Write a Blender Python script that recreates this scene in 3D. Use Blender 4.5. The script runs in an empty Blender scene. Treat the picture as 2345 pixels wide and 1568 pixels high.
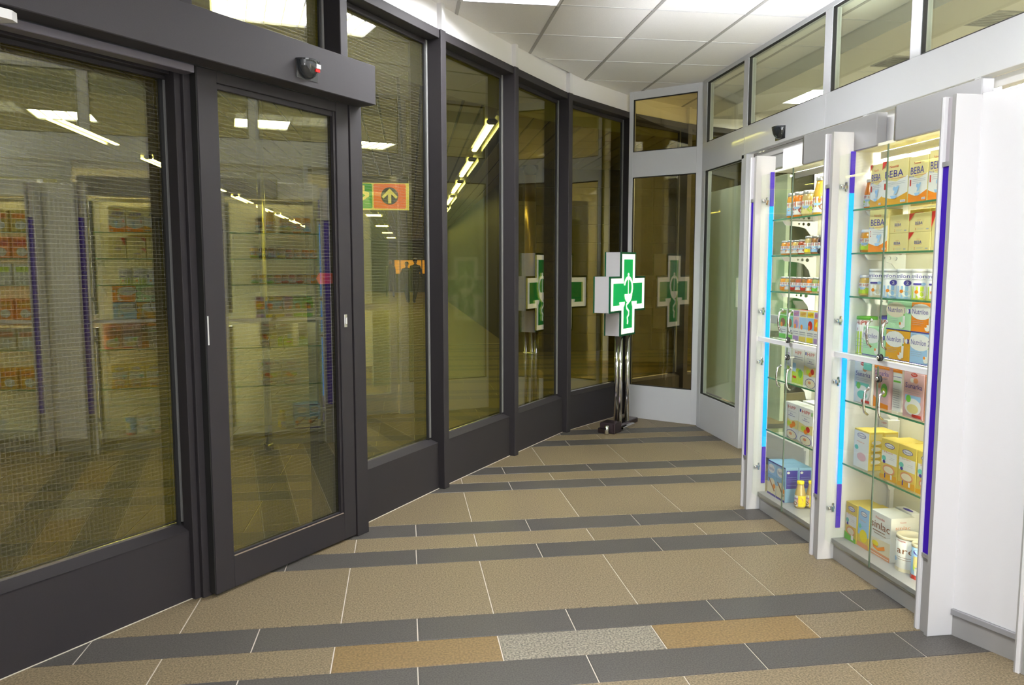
import bpy, math, random
from math import pi, sin, cos, radians, atan2, hypot
from mathutils import Vector, Matrix
random.seed(7)
scene = bpy.context.scene
C = scene.collection

# ------------------------------------------------------------------ camera
cam_d = bpy.data.cameras.new('camera'); cam = bpy.data.objects.new('camera', cam_d); C.objects.link(cam)
cam_d.sensor_width = 36.0; cam_d.lens = 1760.0 / 2345.0 * 36.0
cam_d.clip_start = 0.02; cam_d.clip_end = 200
cam.location = (0, 0, 1.4)
cam.rotation_euler = (radians(90 - 5.5816), 0, radians(-8.1896))
scene.camera = cam

# ------------------------------------------------------------------ world / exposure
w = bpy.data.worlds.new('night'); scene.world = w; w.use_nodes = True
w.node_tree.nodes['Background'].inputs[0].default_value = (0.05, 0.06, 0.08, 1)
w.node_tree.nodes['Background'].inputs[1].default_value = 0.2
scene.view_settings.view_transform = 'Standard'
scene.view_settings.look = 'None'
scene.view_settings.gamma = 1.0
scene.view_settings.use_curve_mapping = False
scene.view_settings.exposure = 0.62
cy = scene.cycles
cy.max_bounces = 12; cy.diffuse_bounces = 6; cy.glossy_bounces = 4; cy.transmission_bounces = 4
cy.transparent_max_bounces = 24
cy.caustics_reflective = False; cy.caustics_refractive = False
cy.sample_clamp_indirect = 4.0
cy.use_denoising = True

PANEL = 26.0      # emission of the office ceiling panels
TUBE = 22.0       # emission of the bare tubes in the passage
CAB = 40.0        # emission of the cabinet tubes
# the photographer's own flash, beside the lens
fl = bpy.data.lights.new('camera_flash', 'POINT'); fl.energy = 50; fl.shadow_soft_size = 0.03; fl.color = (0.95, 0.98, 1.0)
flo = bpy.data.objects.new('camera_flash', fl); C.objects.link(flo); flo.location = (0.02, -0.02, 1.5)

# ------------------------------------------------------------------ materials
M = {}
def mat(name, col, rough=0.5, metal=0.0, emit=0.0, noise=0.0, nscale=200.0, col2=None, spec=0.5, bump=0.0, vary=0.0, ecol=None, coat=0.0):
    if name in M: return M[name]
    m = bpy.data.materials.new(name); m.use_nodes = True; nt = m.node_tree
    b = nt.nodes['Principled BSDF']
    c4 = (*col, 1)
    b.inputs['Base Color'].default_value = c4
    b.inputs['Roughness'].default_value = rough
    b.inputs['Metallic'].default_value = metal
    b.inputs['Specular IOR Level'].default_value = spec
    if coat: b.inputs['Coat Weight'].default_value = coat
    if emit:
        b.inputs['Emission Color'].default_value = (*(ecol or col), 1); b.inputs['Emission Strength'].default_value = emit
    last = None
    if noise:
        tc = nt.nodes.new('ShaderNodeTexCoord'); n = nt.nodes.new('ShaderNodeTexNoise'); r = nt.nodes.new('ShaderNodeValToRGB')
        n.inputs['Scale'].default_value = nscale; n.inputs['Detail'].default_value = 3
        nt.links.new(tc.outputs['Object'], n.inputs['Vector']); nt.links.new(n.outputs['Fac'], r.inputs['Fac'])
        k = col2 or tuple(max(0, x * (1 - noise)) for x in col)
        r.color_ramp.elements[0].position = 0.35; r.color_ramp.elements[1].position = 0.65
        r.color_ramp.elements[0].color = (*k, 1); r.color_ramp.elements[1].color = (*[min(1, x * (1 + noise * .6)) for x in col], 1)
        last = r.outputs['Color']
        if bump:
            bp = nt.nodes.new('ShaderNodeBump'); bp.inputs['Strength'].default_value = bump; bp.inputs['Distance'].default_value = 0.002
            nt.links.new(n.outputs['Fac'], bp.inputs['Height']); nt.links.new(bp.outputs['Normal'], b.inputs['Normal'])
    if vary:
        oi = nt.nodes.new('ShaderNodeObjectInfo'); hs = nt.nodes.new('ShaderNodeHueSaturation'); mr = nt.nodes.new('ShaderNodeMapRange')
        mr.inputs['To Min'].default_value = 1 - vary; mr.inputs['To Max'].default_value = 1 + vary
        nt.links.new(oi.outputs['Random'], mr.inputs['Value']); nt.links.new(mr.outputs['Result'], hs.inputs['Value'])
        if last: nt.links.new(last, hs.inputs['Color'])
        else: hs.inputs['Color'].default_value = c4
        last = hs.outputs['Color']
    if last: nt.links.new(last, b.inputs['Base Color'])
    M[name] = m
    return m

def glass(name, tint, ior=1.5, rough=0.0, wire=None, refl=(1, 1, 1)):
    m = bpy.data.materials.new(name); m.use_nodes = True; nt = m.node_tree; nt.nodes.clear()
    out = nt.nodes.new('ShaderNodeOutputMaterial'); mix = nt.nodes.new('ShaderNodeMixShader')
    tr = nt.nodes.new('ShaderNodeBsdfTransparent'); gl = nt.nodes.new('ShaderNodeBsdfGlossy'); fr = nt.nodes.new('ShaderNodeFresnel')
    tr.inputs['Color'].default_value = (*tint, 1); gl.inputs['Roughness'].default_value = rough; gl.inputs['Color'].default_value = (*refl, 1)
    fr.inputs['IOR'].default_value = ior
    # the far face of the pane is hit from inside: give Fresnel the same value on both faces
    geo = nt.nodes.new('ShaderNodeNewGeometry'); mi = nt.nodes.new('ShaderNodeMix'); mi.data_type = 'FLOAT'
    mi.inputs['A'].default_value = ior; mi.inputs['B'].default_value = 1.0 / ior
    nt.links.new(geo.outputs['Backfacing'], mi.inputs['Factor']); nt.links.new(mi.outputs['Result'], fr.inputs['IOR'])
    nt.links.new(fr.outputs['Fac'], mix.inputs['Fac']); nt.links.new(tr.outputs[0], mix.inputs[1]); nt.links.new(gl.outputs[0], mix.inputs[2])
    last = mix.outputs[0]
    if wire:
        tc = nt.nodes.new('ShaderNodeTexCoord'); sp = nt.nodes.new('ShaderNodeSeparateXYZ'); nt.links.new(tc.outputs['Object'], sp.inputs[0])
        fs = []
        for ax in ('X', 'Z'):
            a = nt.nodes.new('ShaderNodeMath'); a.operation = 'MULTIPLY'; a.inputs[1].default_value = 1 / wire[0]
            f = nt.nodes.new('ShaderNodeMath'); f.operation = 'FRACT'
            g = nt.nodes.new('ShaderNodeMath'); g.operation = 'LESS_THAN'; g.inputs[1].default_value = wire[1] / wire[0]
            nt.links.new(sp.outputs[ax], a.inputs[0]); nt.links.new(a.outputs[0], f.inputs[0]); nt.links.new(f.outputs[0], g.inputs[0]); fs.append(g)
        mx = nt.nodes.new('ShaderNodeMath'); mx.operation = 'MAXIMUM'; nt.links.new(fs[0].outputs[0], mx.inputs[0]); nt.links.new(fs[1].outputs[0], mx.inputs[1])
        sc_ = nt.nodes.new('ShaderNodeMath'); sc_.operation = 'MULTIPLY'; sc_.inputs[1].default_value = wire[2]; nt.links.new(mx.outputs[0], sc_.inputs[0])
        wb = nt.nodes.new('ShaderNodeBsdfPrincipled'); wb.inputs['Base Color'].default_value = (.42, .42, .36, 1); wb.inputs['Metallic'].default_value = .3; wb.inputs['Roughness'].default_value = .45
        m2 = nt.nodes.new('ShaderNodeMixShader'); nt.links.new(sc_.outputs[0], m2.inputs['Fac']); nt.links.new(last, m2.inputs[1]); nt.links.new(wb.outputs[0], m2.inputs[2])
        last = m2.outputs[0]
    nt.links.new(last, out.inputs['Surface'])
    M[name] = m
    return m

DARK = mat('anthracite_coating', (.030, .027, .030), .6, .0, noise=.12, nscale=900, spec=.25)
WHITE = mat('white_powder_coat', (.72, .74, .78), .28, coat=.2)
WPLAS = mat('white_laminate', (.86, .86, .88), .35)
BULK = mat('white_plaster', (.90, .89, .90), .8)
CEILT = mat('mineral_ceiling_tile', (.93, .915, .91), .9, noise=.07, nscale=500, vary=.02)
TBAR = mat('white_ceiling_bar', (.8, .8, .82), .4)
TBARG = mat('grey_ceiling_bar', (.42, .41, .40), .5)
CREAM = mat('cream_laminate', (.90, .87, .70), .5)
SIDEC = mat('pale_grey_laminate', (.72, .71, .66), .45)
GREY = mat('satin_aluminium', (.42, .42, .43), .38, .55)
GREYP = mat('grey_laminate', (.36, .355, .345), .35)
GREYL = mat('grey_ledge_laminate', (.33, .33, .34), .45)
CHROME = mat('chrome', (.82, .82, .82), .1, 1.0)
STEEL = mat('steel_bead', (.66, .66, .64), .22, 1.0)
BEAD = mat('pale_steel_bead', (.50, .50, .49), .25, .5)
BLACK = mat('black_plastic', (.02, .021, .024), .25)
BLACKG = mat('black_rubber', (.012, .012, .012), .7)
GROUT = mat('pale_grout', (.60, .54, .46), .9)
BEIGE = mat('beige_granite', (.195, .153, .092), .5, noise=.6, nscale=150, col2=(.108, .082, .046), vary=.06)
DGRAN = mat('dark_grey_granite', (.075, .069, .062), .48, noise=.4, nscale=170, col2=(.046, .042, .038), vary=.08)
OCHRE = mat('ochre_granite', (.215, .145, .060), .5, noise=.35, nscale=120, col2=(.145, .092, .036), vary=.05)
SPECK = mat('speckled_granite', (.24, .215, .165), .5, noise=.75, nscale=130, col2=(.09, .082, .066), vary=.05)
SLAT = mat('brown_grey_slat', (.30, .265, .19), .6, vary=.06)
SOFF = mat('soffit_board', (.50, .52, .44), .8)
BROWN = mat('brown_stone_tile', (.042, .025, .010), .55, noise=.45, nscale=14, vary=.25)
OUTW = mat('passage_wall_grey', (.085, .078, .055), .7)
LAMP = mat('lit_diffuser', (1, .97, .9), .5, emit=PANEL, ecol=(.97, .98, 1))
LAMPS = mat('lit_shop_diffuser', (1, .95, .85), .5, emit=PANEL * 2.6, ecol=(1, .96, .86))
TUBEM = mat('lit_tube', (1, 1, .9), .5, emit=TUBE, ecol=(1, .97, .80))
CABT = mat('warm_cabinet_tube', (1, .95, .8), .5, emit=CAB, ecol=(1, .93, .72))
UPT = mat('added_uplight_glow', (1, .97, .9), .5, emit=350, ecol=(.95, .97, 1))  # added uplight that brightens the ceiling, no known lamp
CABT2 = mat('added_wash_glow', (1, .95, .8), .5, emit=135, ecol=(1, .95, .80))  # added glow that brightens the cabinet back wall
CYAN = mat('cyan_neon', (.0, .35, 1), .4, emit=.72, ecol=(.0, .32, 1.0))
CYAN2 = mat('violet_neon_end', (.05, .02, .40), .4, emit=.12, ecol=(.12, .02, 1.0))
BLUEG = mat('blue_acrylic', (.03, .01, .25), .6, emit=.09, ecol=(.10, .0, .8), spec=.1)
G_FAC = glass('tinted_facade_glass', (.86, .84, .40), 2.0)
G_WIRE = glass('wired_facade_glass', (.84, .81, .36), 2.0, wire=(0.0165, .0013, .28))
G_CLR = glass('clear_glass', (.97, .99, .97), 1.45)
G_WALL = glass('partition_glass', (.93, .97, .90), 1.55)
G_END = glass('end_panel_glass', (.82, .76, .52), 1.65)
G_DIM = glass('plain_facade_glass', (.86, .84, .50), 1.4)
G_EDGE = mat('green_glass_edge', (.06, .24, .12), .25)
G_SEAM = mat('grey_green_seam', (.12, .17, .13), .3)

# ------------------------------------------------------------------ mesh helpers
class MB:
    """collects boxes, prisms, tubes and lathes into one mesh"""
    def __init__(s): s.v = []; s.f = []; s.mi = []; s.sm = []; s.mats = []
    def _m(s, m):
        if m is None: return 0
        if m not in s.mats: s.mats.append(m)
        return s.mats.index(m)
    def add(s, vs, fs, m=None, smooth=False):
        o = len(s.v); i = s._m(m)
        s.v += [tuple(x) for x in vs]
        for f in fs: s.f.append(tuple(o + k for k in f)); s.mi.append(i); s.sm.append(smooth)
    def box(s, x0, x1, y0, y1, z0, z1, m=None, b=0.0):
        if x0 > x1: x0, x1 = x1, x0
        if y0 > y1: y0, y1 = y1, y0
        if z0 > z1: z0, z1 = z1, z0
        if b <= 0:
            vs = [(x, y, z) for z in (z0, z1) for y in (y0, y1) for x in (x0, x1)]
            s.add(vs, [(0, 2, 3, 1), (4, 5, 7, 6), (0, 1, 5, 4), (2, 6, 7, 3), (0, 4, 6, 2), (1, 3, 7, 5)], m); return
        b = min(b, (x1 - x0) * .45, (y1 - y0) * .45, (z1 - z0) * .45)
        P = {}
        vs = []
        for ix, X in enumerate((x0, x1)):
            for iy, Y in enumerate((y0, y1)):
                for iz, Z in enumerate((z0, z1)):
                    sx, sy, sz = (1 if ix == 0 else -1), (1 if iy == 0 else -1), (1 if iz == 0 else -1)
                    P[ix, iy, iz, 0] = len(vs); vs.append((X, Y + sy * b, Z + sz * b))
                    P[ix, iy, iz, 1] = len(vs); vs.append((X + sx * b, Y, Z + sz * b))
                    P[ix, iy, iz, 2] = len(vs); vs.append((X + sx * b, Y + sy * b, Z))
        fs = []
        for i in (0, 1):
            q = [P[i, 0, 0, 0], P[i, 1, 0, 0], P[i, 1, 1, 0], P[i, 0, 1, 0]]; fs.append(q if i else q[::-1])
            q = [P[0, i, 0, 1], P[0, i, 1, 1], P[1, i, 1, 1], P[1, i, 0, 1]]; fs.append(q if i else q[::-1])
            q = [P[0, 0, i, 2], P[1, 0, i, 2], P[1, 1, i, 2], P[0, 1, i, 2]]; fs.append(q if i else q[::-1])
        for i in (0, 1):
            for j in (0, 1):
                q = [P[i, j, 0, 0], P[i, j, 0, 1], P[i, j, 1, 1], P[i, j, 1, 0]]; fs.append(q if (i ^ j) == 0 else q[::-1])
                q = [P[i, 0, j, 0], P[i, 0, j, 2], P[i, 1, j, 2], P[i, 1, j, 0]]; fs.append(q if (i ^ j) else q[::-1])
                q = [P[0, i, j, 1], P[0, i, j, 2], P[1, i, j, 2], P[1, i, j, 1]]; fs.append(q if (i ^ j) == 0 else q[::-1])
        for i in (0, 1):
            for j in (0, 1):
                for k in (0, 1):
                    q = [P[i, j, k, 0], P[i, j, k, 1], P[i, j, k, 2]]; fs.append(q if (i ^ j ^ k) else q[::-1])
        s.add(vs, fs, m)
    def prism(s, pts, z0, z1, m=None):
        n = len(pts)
        a = sum(pts[i][0] * pts[(i + 1) % n][1] - pts[(i + 1) % n][0] * pts[i][1] for i in range(n))
        if a < 0: pts = pts[::-1]
        vs = [(p[0], p[1], z0) for p in pts] + [(p[0], p[1], z1) for p in pts]
        s.add(vs, [tuple(range(n))[::-1], tuple(range(n, 2 * n))] + [(i, (i + 1) % n, n + (i + 1) % n, n + i) for i in range(n)], m)
    def lathe(s, prof, cx=0, cy_=0, n=20, m=None, smooth=True, sx=1.0, sy=1.0):
        vs = []; fs = []
        for r, z in prof:
            for k in range(n):
                a = 2 * pi * k / n; vs.append((cx + r * sx * cos(a), cy_ + r * sy * sin(a), z))
        for i in range(len(prof) - 1):
            for k in range(n):
                k2 = (k + 1) % n; fs.append((i * n + k, i * n + k2, (i + 1) * n + k2, (i + 1) * n + k))
        fs.append(tuple(range(n))[::-1]); fs.append(tuple((len(prof) - 1) * n + k for k in range(n)))
        s.add(vs, fs, m, smooth)
    def tube(s, pts, r, n=8, m=None):
        pts = [Vector(p) for p in pts]; vs = []; fs = []
        prev = None
        for i, p in enumerate(pts):
            d = (pts[min(i + 1, len(pts) - 1)] - pts[max(i - 1, 0)]).normalized()
            u = (prev - d * prev.dot(d)) if prev is not None else d.orthogonal()
            u.normalize(); prev = u; v = d.cross(u)
            rr = r[i] if isinstance(r, (list, tuple)) else r
            for k in range(n):
                a = 2 * pi * k / n; vs.append(p + (u * cos(a) + v * sin(a)) * rr)
        for i in range(len(pts) - 1):
            for k in range(n):
                k2 = (k + 1) % n; fs.append((i * n + k, i * n + k2, (i + 1) * n + k2, (i + 1) * n + k))
        fs.append(tuple(range(n))[::-1]); fs.append(tuple((len(pts) - 1) * n + k for k in range(n)))
        s.add(vs, fs, m, True)
    def mesh(s, name, m=None):
        me = bpy.data.meshes.new(name); me.from_pydata(s.v, [], s.f)
        ms = s.mats or [m]
        for x in ms: me.materials.append(x or m)
        me.polygons.foreach_set('material_index', s.mi); me.polygons.foreach_set('use_smooth', s.sm)
        me.update(); return me
    def obj(s, name, m=None, parent=None):
        return link(name, s.mesh(name, m), parent)

def link(name, data, parent=None):
    o = bpy.data.objects.new(name, data); C.objects.link(o)
    if parent is not None: o.parent = parent
    return o
def empty(name, loc=(0, 0, 0), rz=0.0, parent=None):
    o = link(name, None, parent); o.location = loc; o.rotation_euler = (0, 0, rz); o.empty_display_size = .1; return o
def tag(o, label, cat, group=None, kind=None):
    if label: o['label'] = label
    if cat: o['category'] = cat
    if group: o['group'] = group
    if kind: o['kind'] = kind
    return o
def struct(o, label, cat): return tag(o, label, cat, None, 'structure')
def bx(name, x0, x1, y0, y1, z0, z1, m, parent=None, b=0.0):
    q = MB(); q.box(x0, x1, y0, y1, z0, z1, None, b); return q.obj(name, m, parent)

def clip(poly, p, n):
    """keep the side of the polygon where (q-p).n >= 0"""
    out = []
    for i in range(len(poly)):
        a, b = poly[i], poly[(i + 1) % len(poly)]
        da = (a[0] - p[0]) * n[0] + (a[1] - p[1]) * n[1]; db = (b[0] - p[0]) * n[0] + (b[1] - p[1]) * n[1]
        if da >= 0: out.append(a)
        if (da >= 0) != (db >= 0):
            t = da / (da - db); out.append((a[0] + t * (b[0] - a[0]), a[1] + t * (b[1] - a[1])))
    return out

# text and holed shapes through curve fill
_tc = {}
def text2d(s):
    if s in _tc: return _tc[s]
    cu = bpy.data.curves.new('t', 'FONT'); cu.body = s; cu.resolution_u = 2
    o = bpy.data.objects.new('t', cu); C.objects.link(o)
    dg = bpy.context.evaluated_depsgraph_get(); me = o.evaluated_get(dg).to_mesh()
    vs = [(v.co.x, v.co.y) for v in me.vertices]; fs = [tuple(p.vertices) for p in me.polygons]
    o.evaluated_get(dg).to_mesh_clear(); bpy.data.objects.remove(o); bpy.data.curves.remove(cu)
    x0 = min(v[0] for v in vs); x1 = max(v[0] for v in vs); y0 = min(v[1] for v in vs); y1 = max(v[1] for v in vs)
    vs = [((x - x0) / (x1 - x0), (y - y0) / (y1 - y0)) for x, y in vs]
    _tc[s] = (vs, fs, (x1 - x0) / (y1 - y0)); return _tc[s]
def holed(loops, depth):
    cu = bpy.data.curves.new('h', 'CURVE'); cu.dimensions = '2D'; cu.fill_mode = 'BOTH'; cu.extrude = depth / 2
    for L in loops:
        sp = cu.splines.new('POLY'); sp.points.add(len(L) - 1); sp.use_cyclic_u = True
        for i, p in enumerate(L): sp.points[i].co = (p[0], p[1], 0, 1)
    o = bpy.data.objects.new('h', cu); C.objects.link(o); dg = bpy.context.evaluated_depsgraph_get(); me = o.evaluated_get(dg).to_mesh()
    vs = [tuple(v.co) for v in me.vertices]; fs = [tuple(p.vertices) for p in me.polygons]
    o.evaluated_get(dg).to_mesh_clear(); bpy.data.objects.remove(o); bpy.data.curves.remove(cu)
    return vs, fs
def circ(cx, cy_, r, n=14, ry=None): return [(cx + r * cos(2 * pi * k / n), cy_ + (ry or r) * sin(2 * pi * k / n)) for k in range(n)]

# ------------------------------------------------------------------ facade frame of reference
O = Vector((-.795, 3.30)); U = Vector((.63, .777)).normalized(); N = Vector((U.y, -U.x))
def W(s, o): return O + U * s + N * o
ANG = atan2(U.y, U.x)
POST = [W(-3.65, -.04), W(-2.75, -.04), W(-1.85, -.04), W(-.95, -.04), W(-.034, -.04), W(.868, -.04), Vector((.257, 4.772)), Vector((.822, 5.554)),
        Vector((1.379, 6.304)), Vector((2.13, 7.02)), Vector((2.84, 7.46)), Vector((3.70, 7.80)), Vector((4.65, 8.0)), Vector((5.6, 8.05)), Vector((6.6, 8.05))]
FAC = POST          # facade line (front-left corners of the posts)
def inside_hall(poly, off=0.0):
    """clip a polygon to the room side of the facade line"""
    for a, b in ((4, 5), (6, 7), (7, 8), (8, 9), (9, 10), (10, 11), (11, 12), (12, 13)):
        d = (POST[b] - POST[a]).normalized(); n = Vector((d.y, -d.x)); p = POST[a] - n * (off or (.16 if a == 4 else .06))
        poly = clip(poly, p, n)
        if len(poly) < 3: return []
    return poly

# ------------------------------------------------------------------ floor
floor = empty('floor'); struct(floor, 'floor of beige and dark grey granite strips running on under the glazing', 'floor')
bx('grout_bed', -9, 10, -4, 50, -.06, -.003, GROUT, floor)
tiles = []
y = 5.265 - 1.14 * 7; hs = [.57, .19, .19, .19]; kinds = ['wide', 'dark', 'mixed', 'dark']; off = {'wide': .367, 'mixed': .367, 'dark': .063}
j = 0
while y < 14:
    k = kinds[j % 4]; h = hs[j % 4]
    for i in range(-14, 16):
        x0 = off[k] + .608 * i + .014 * (y + h / 2 - 4.2)
        if x0 < -8.2 or x0 > 8.4: continue
        m = {'wide': BEIGE, 'dark': DGRAN, 'mixed': BEIGE}[k]
        if k == 'mixed' and abs(y - (5.265 - .57 * 4 - .38)) < .12: pass
        if k == 'mixed' and 2.5 < y < 2.75: m = {-1: OCHRE, 0: SPECK, 1: OCHRE}.get(i, BEIGE)
        if k == 'mixed' and 3.6 < y < 3.9 and i == 1: m = BEIGE
        px_, py_ = x0 + .3, y + h / 2
        d = hypot(px_, py_)
        vis = py_ > 1.5 and abs(atan2(px_, py_) - radians(8.2)) < radians(40)
        tiles.append((0 if vis else 1, d, x0, y, h, m))
    y += h; j += 1
tiles.sort(key=lambda t: (t[0], t[1]))
cache = {}; rest = MB()
def tile_mesh(h, m):
    key = (round(h, 3), m.name)
    if key not in cache:
        q = MB(); g = .0022; b = .0015
        x0, x1, y0, y1 = g, .608 - g, g, h - g
        vs = [(x0, y0, -.02), (x1, y0, -.02), (x1, y1, -.02), (x0, y1, -.02), (x0, y0, -b), (x1, y0, -b), (x1, y1, -b), (x0, y1, -b),
              (x0 + b, y0 + b, 0), (x1 - b, y0 + b, 0), (x1 - b, y1 - b, 0), (x0 + b, y1 - b, 0)]
        fs = [(0, 1, 5, 4), (1, 2, 6, 5), (2, 3, 7, 6), (3, 0, 4, 7), (4, 5, 9, 8), (5, 6, 10, 9), (6, 7, 11, 10), (7, 4, 8, 11), (8, 9, 10, 11)]
        q.add(vs, fs); cache[key] = (q.mesh('tile', m), vs, fs)
    return cache[key]
for n, (_, d, x0, y0, h, m) in enumerate(tiles):
    me, vs, fs = tile_mesh(h, m)
    if n < 290:
        o = link('tile', me, floor); o.location = (x0, y0, 0)
    else: rest.add([(v[0] + x0, v[1] + y0, v[2]) for v in vs], fs, m)
ro = rest.obj('distant_tiles', BEIGE, floor); ro['kind'] = 'stuff'
bx('far_paving', -9, 10, 14.1, 50, -.05, -.0005, BEIGE, floor)

# ------------------------------------------------------------------ ceilings
XW = 2.57
ceil = empty('ceiling', (0, 0, 2.977)); struct(ceil, 'white suspended ceiling of square mineral tiles in thin white bars', 'ceiling')
LIGHTS = [(0, 3.525, 1.2), (0, .525, 1.2), (0, -2.475, 1.2)]      # x index 0 => x .366
shop_lights = [(7, 3.525), (7, 1.725), (5, 6.525), (8, 5.925), (7, -.675), (5, .525)]
def is_light(i, yy):
    for li, ly, ln in LIGHTS:
        if i == li and ly - .01 <= yy < ly + ln - .01: return True
    for li, ly in shop_lights:
        if i == li and abs(yy - ly) < .01: return True
    return False
VENTS = {(5, 5.325), (5, 4.125)}
for i in range(-5, 11):
    x0 = .366 + .6 * i
    for jj in range(-12, 6):
        yy = 4.725 + .6 * jj
        if is_light(i, yy): continue
        p = [(x0 + .004, yy + .004), (x0 + .596, yy + .004), (x0 + .596, yy + .596), (x0 + .004, yy + .596)]
        p = inside_hall(p)
        if len(p) < 3 or yy < -2.6: continue
        q = MB(); q.prism([(a - x0, b - yy) for a, b in p], -.001, .015); o = q.obj('ceiling_tile', CEILT, ceil); o.location = (x0, yy, 0)
for i in range(-5, 12):
    x0 = .366 + .6 * i
    p = inside_hall([(x0 - .011, -2.7), (x0 + .011, -2.7), (x0 + .011, 8.3), (x0 - .011, 8.3)])
    if len(p) > 2:
        q = MB(); q.prism(p, -.004, .004); q.obj('ceiling_bar', TBARG, ceil)
for jj in range(-12, 7):
    yy = 4.725 + .6 * jj
    p = inside_hall([(-2.7, yy - .008), (6.6, yy - .008), (6.6, yy + .008), (-2.7, yy + .008)])
    if len(p) > 2:
        q = MB(); q.prism(p, -.0035, .004); q.obj('ceiling_bar', TBAR, ceil)
slab = inside_hall([(-4, -2.7), (6.7, -2.7), (6.7, 8.5), (-4, 8.5)])
q = MB(); q.prism(slab, .016, .02); q.obj('ceiling_void_board', BULK, ceil)

def panel_light(x0, y0, lx, ly, label, m=LAMP, group=None):
    t = empty('ceiling_light', (x0 + lx / 2, y0 + ly / 2, 2.977)); tag(t, label, 'ceiling light', group)
    f = MB(); e = .02
    f.box(-lx / 2 + .003, lx / 2 - .003, -ly / 2 + .003, -ly / 2 + e, -.012, .014); f.box(-lx / 2 + .003, lx / 2 - .003, ly / 2 - e, ly / 2 - .003, -.012, .014)
    f.box(-lx / 2 + .003, -lx / 2 + e, -ly / 2 + e, ly / 2 - e, -.012, .014); f.box(lx / 2 - e, lx / 2 - .003, -ly / 2 + e, ly / 2 - e, -.012, .014)
    f.obj('frame', TBAR, t)
    bx('diffuser', -lx / 2 + e, lx / 2 - e, -ly / 2 + e, ly / 2 - e, .004, .010, m, t)
    n = int(ly / .1)
    for k in range(1, n):
        yy = -ly / 2 + ly * k / n; bx('louvre', -lx / 2 + e, lx / 2 - e, yy - .002, yy + .002, -.010, .004, TBAR, t)
    return t
panel_light(.366, 3.525, .6, 1.2, 'long lit louvre light in the ceiling at the top edge of the photo')
panel_light(.366, .525, .6, 1.2, 'long lit louvre light in the ceiling above the camera')
panel_light(.366, -2.475, .6, 1.2, 'long lit louvre light in the ceiling behind the camera')
sl = ['square lit panel in the shop ceiling opposite the near cabinets', 'square lit panel in the shop ceiling behind the angled cabinet', 'square lit panel seen through the upper partition window next to the corner pane',
      'square lit panel in the shop ceiling deep behind the corner pane', 'square lit panel in the shop ceiling beside the camera', 'square lit panel in the shop ceiling right of the camera']
for (i, ly), lb in zip(shop_lights, sl): panel_light(.366 + .6 * i, ly, .6, .6, lb, LAMPS)
for (vx, vy, lb) in ((3.68, 5.48, 'grey ceiling vent grille seen low in the third partition window from the corner'), (3.66, 4.45, 'grey ceiling vent grille seen in the partition window at the right edge')):
    t = empty('ceiling_vent', (vx, vy, 2.977)); tag(t, lb, 'vent')
    f = MB(); f.box(-.02, .24, -.02, 0, -.012, -.002); f.box(-.02, .24, .24, .26, -.012, -.002); f.box(-.02, 0, 0, .24, -.012, -.002); f.box(.22, .24, 0, .24, -.012, -.002)
    f.obj('frame', GREY, t)
    for k in range(8): bx('slat', 0, .22, .012 + k * .029, .028 + k * .029, -.010, -.003, GREY, t)

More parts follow.
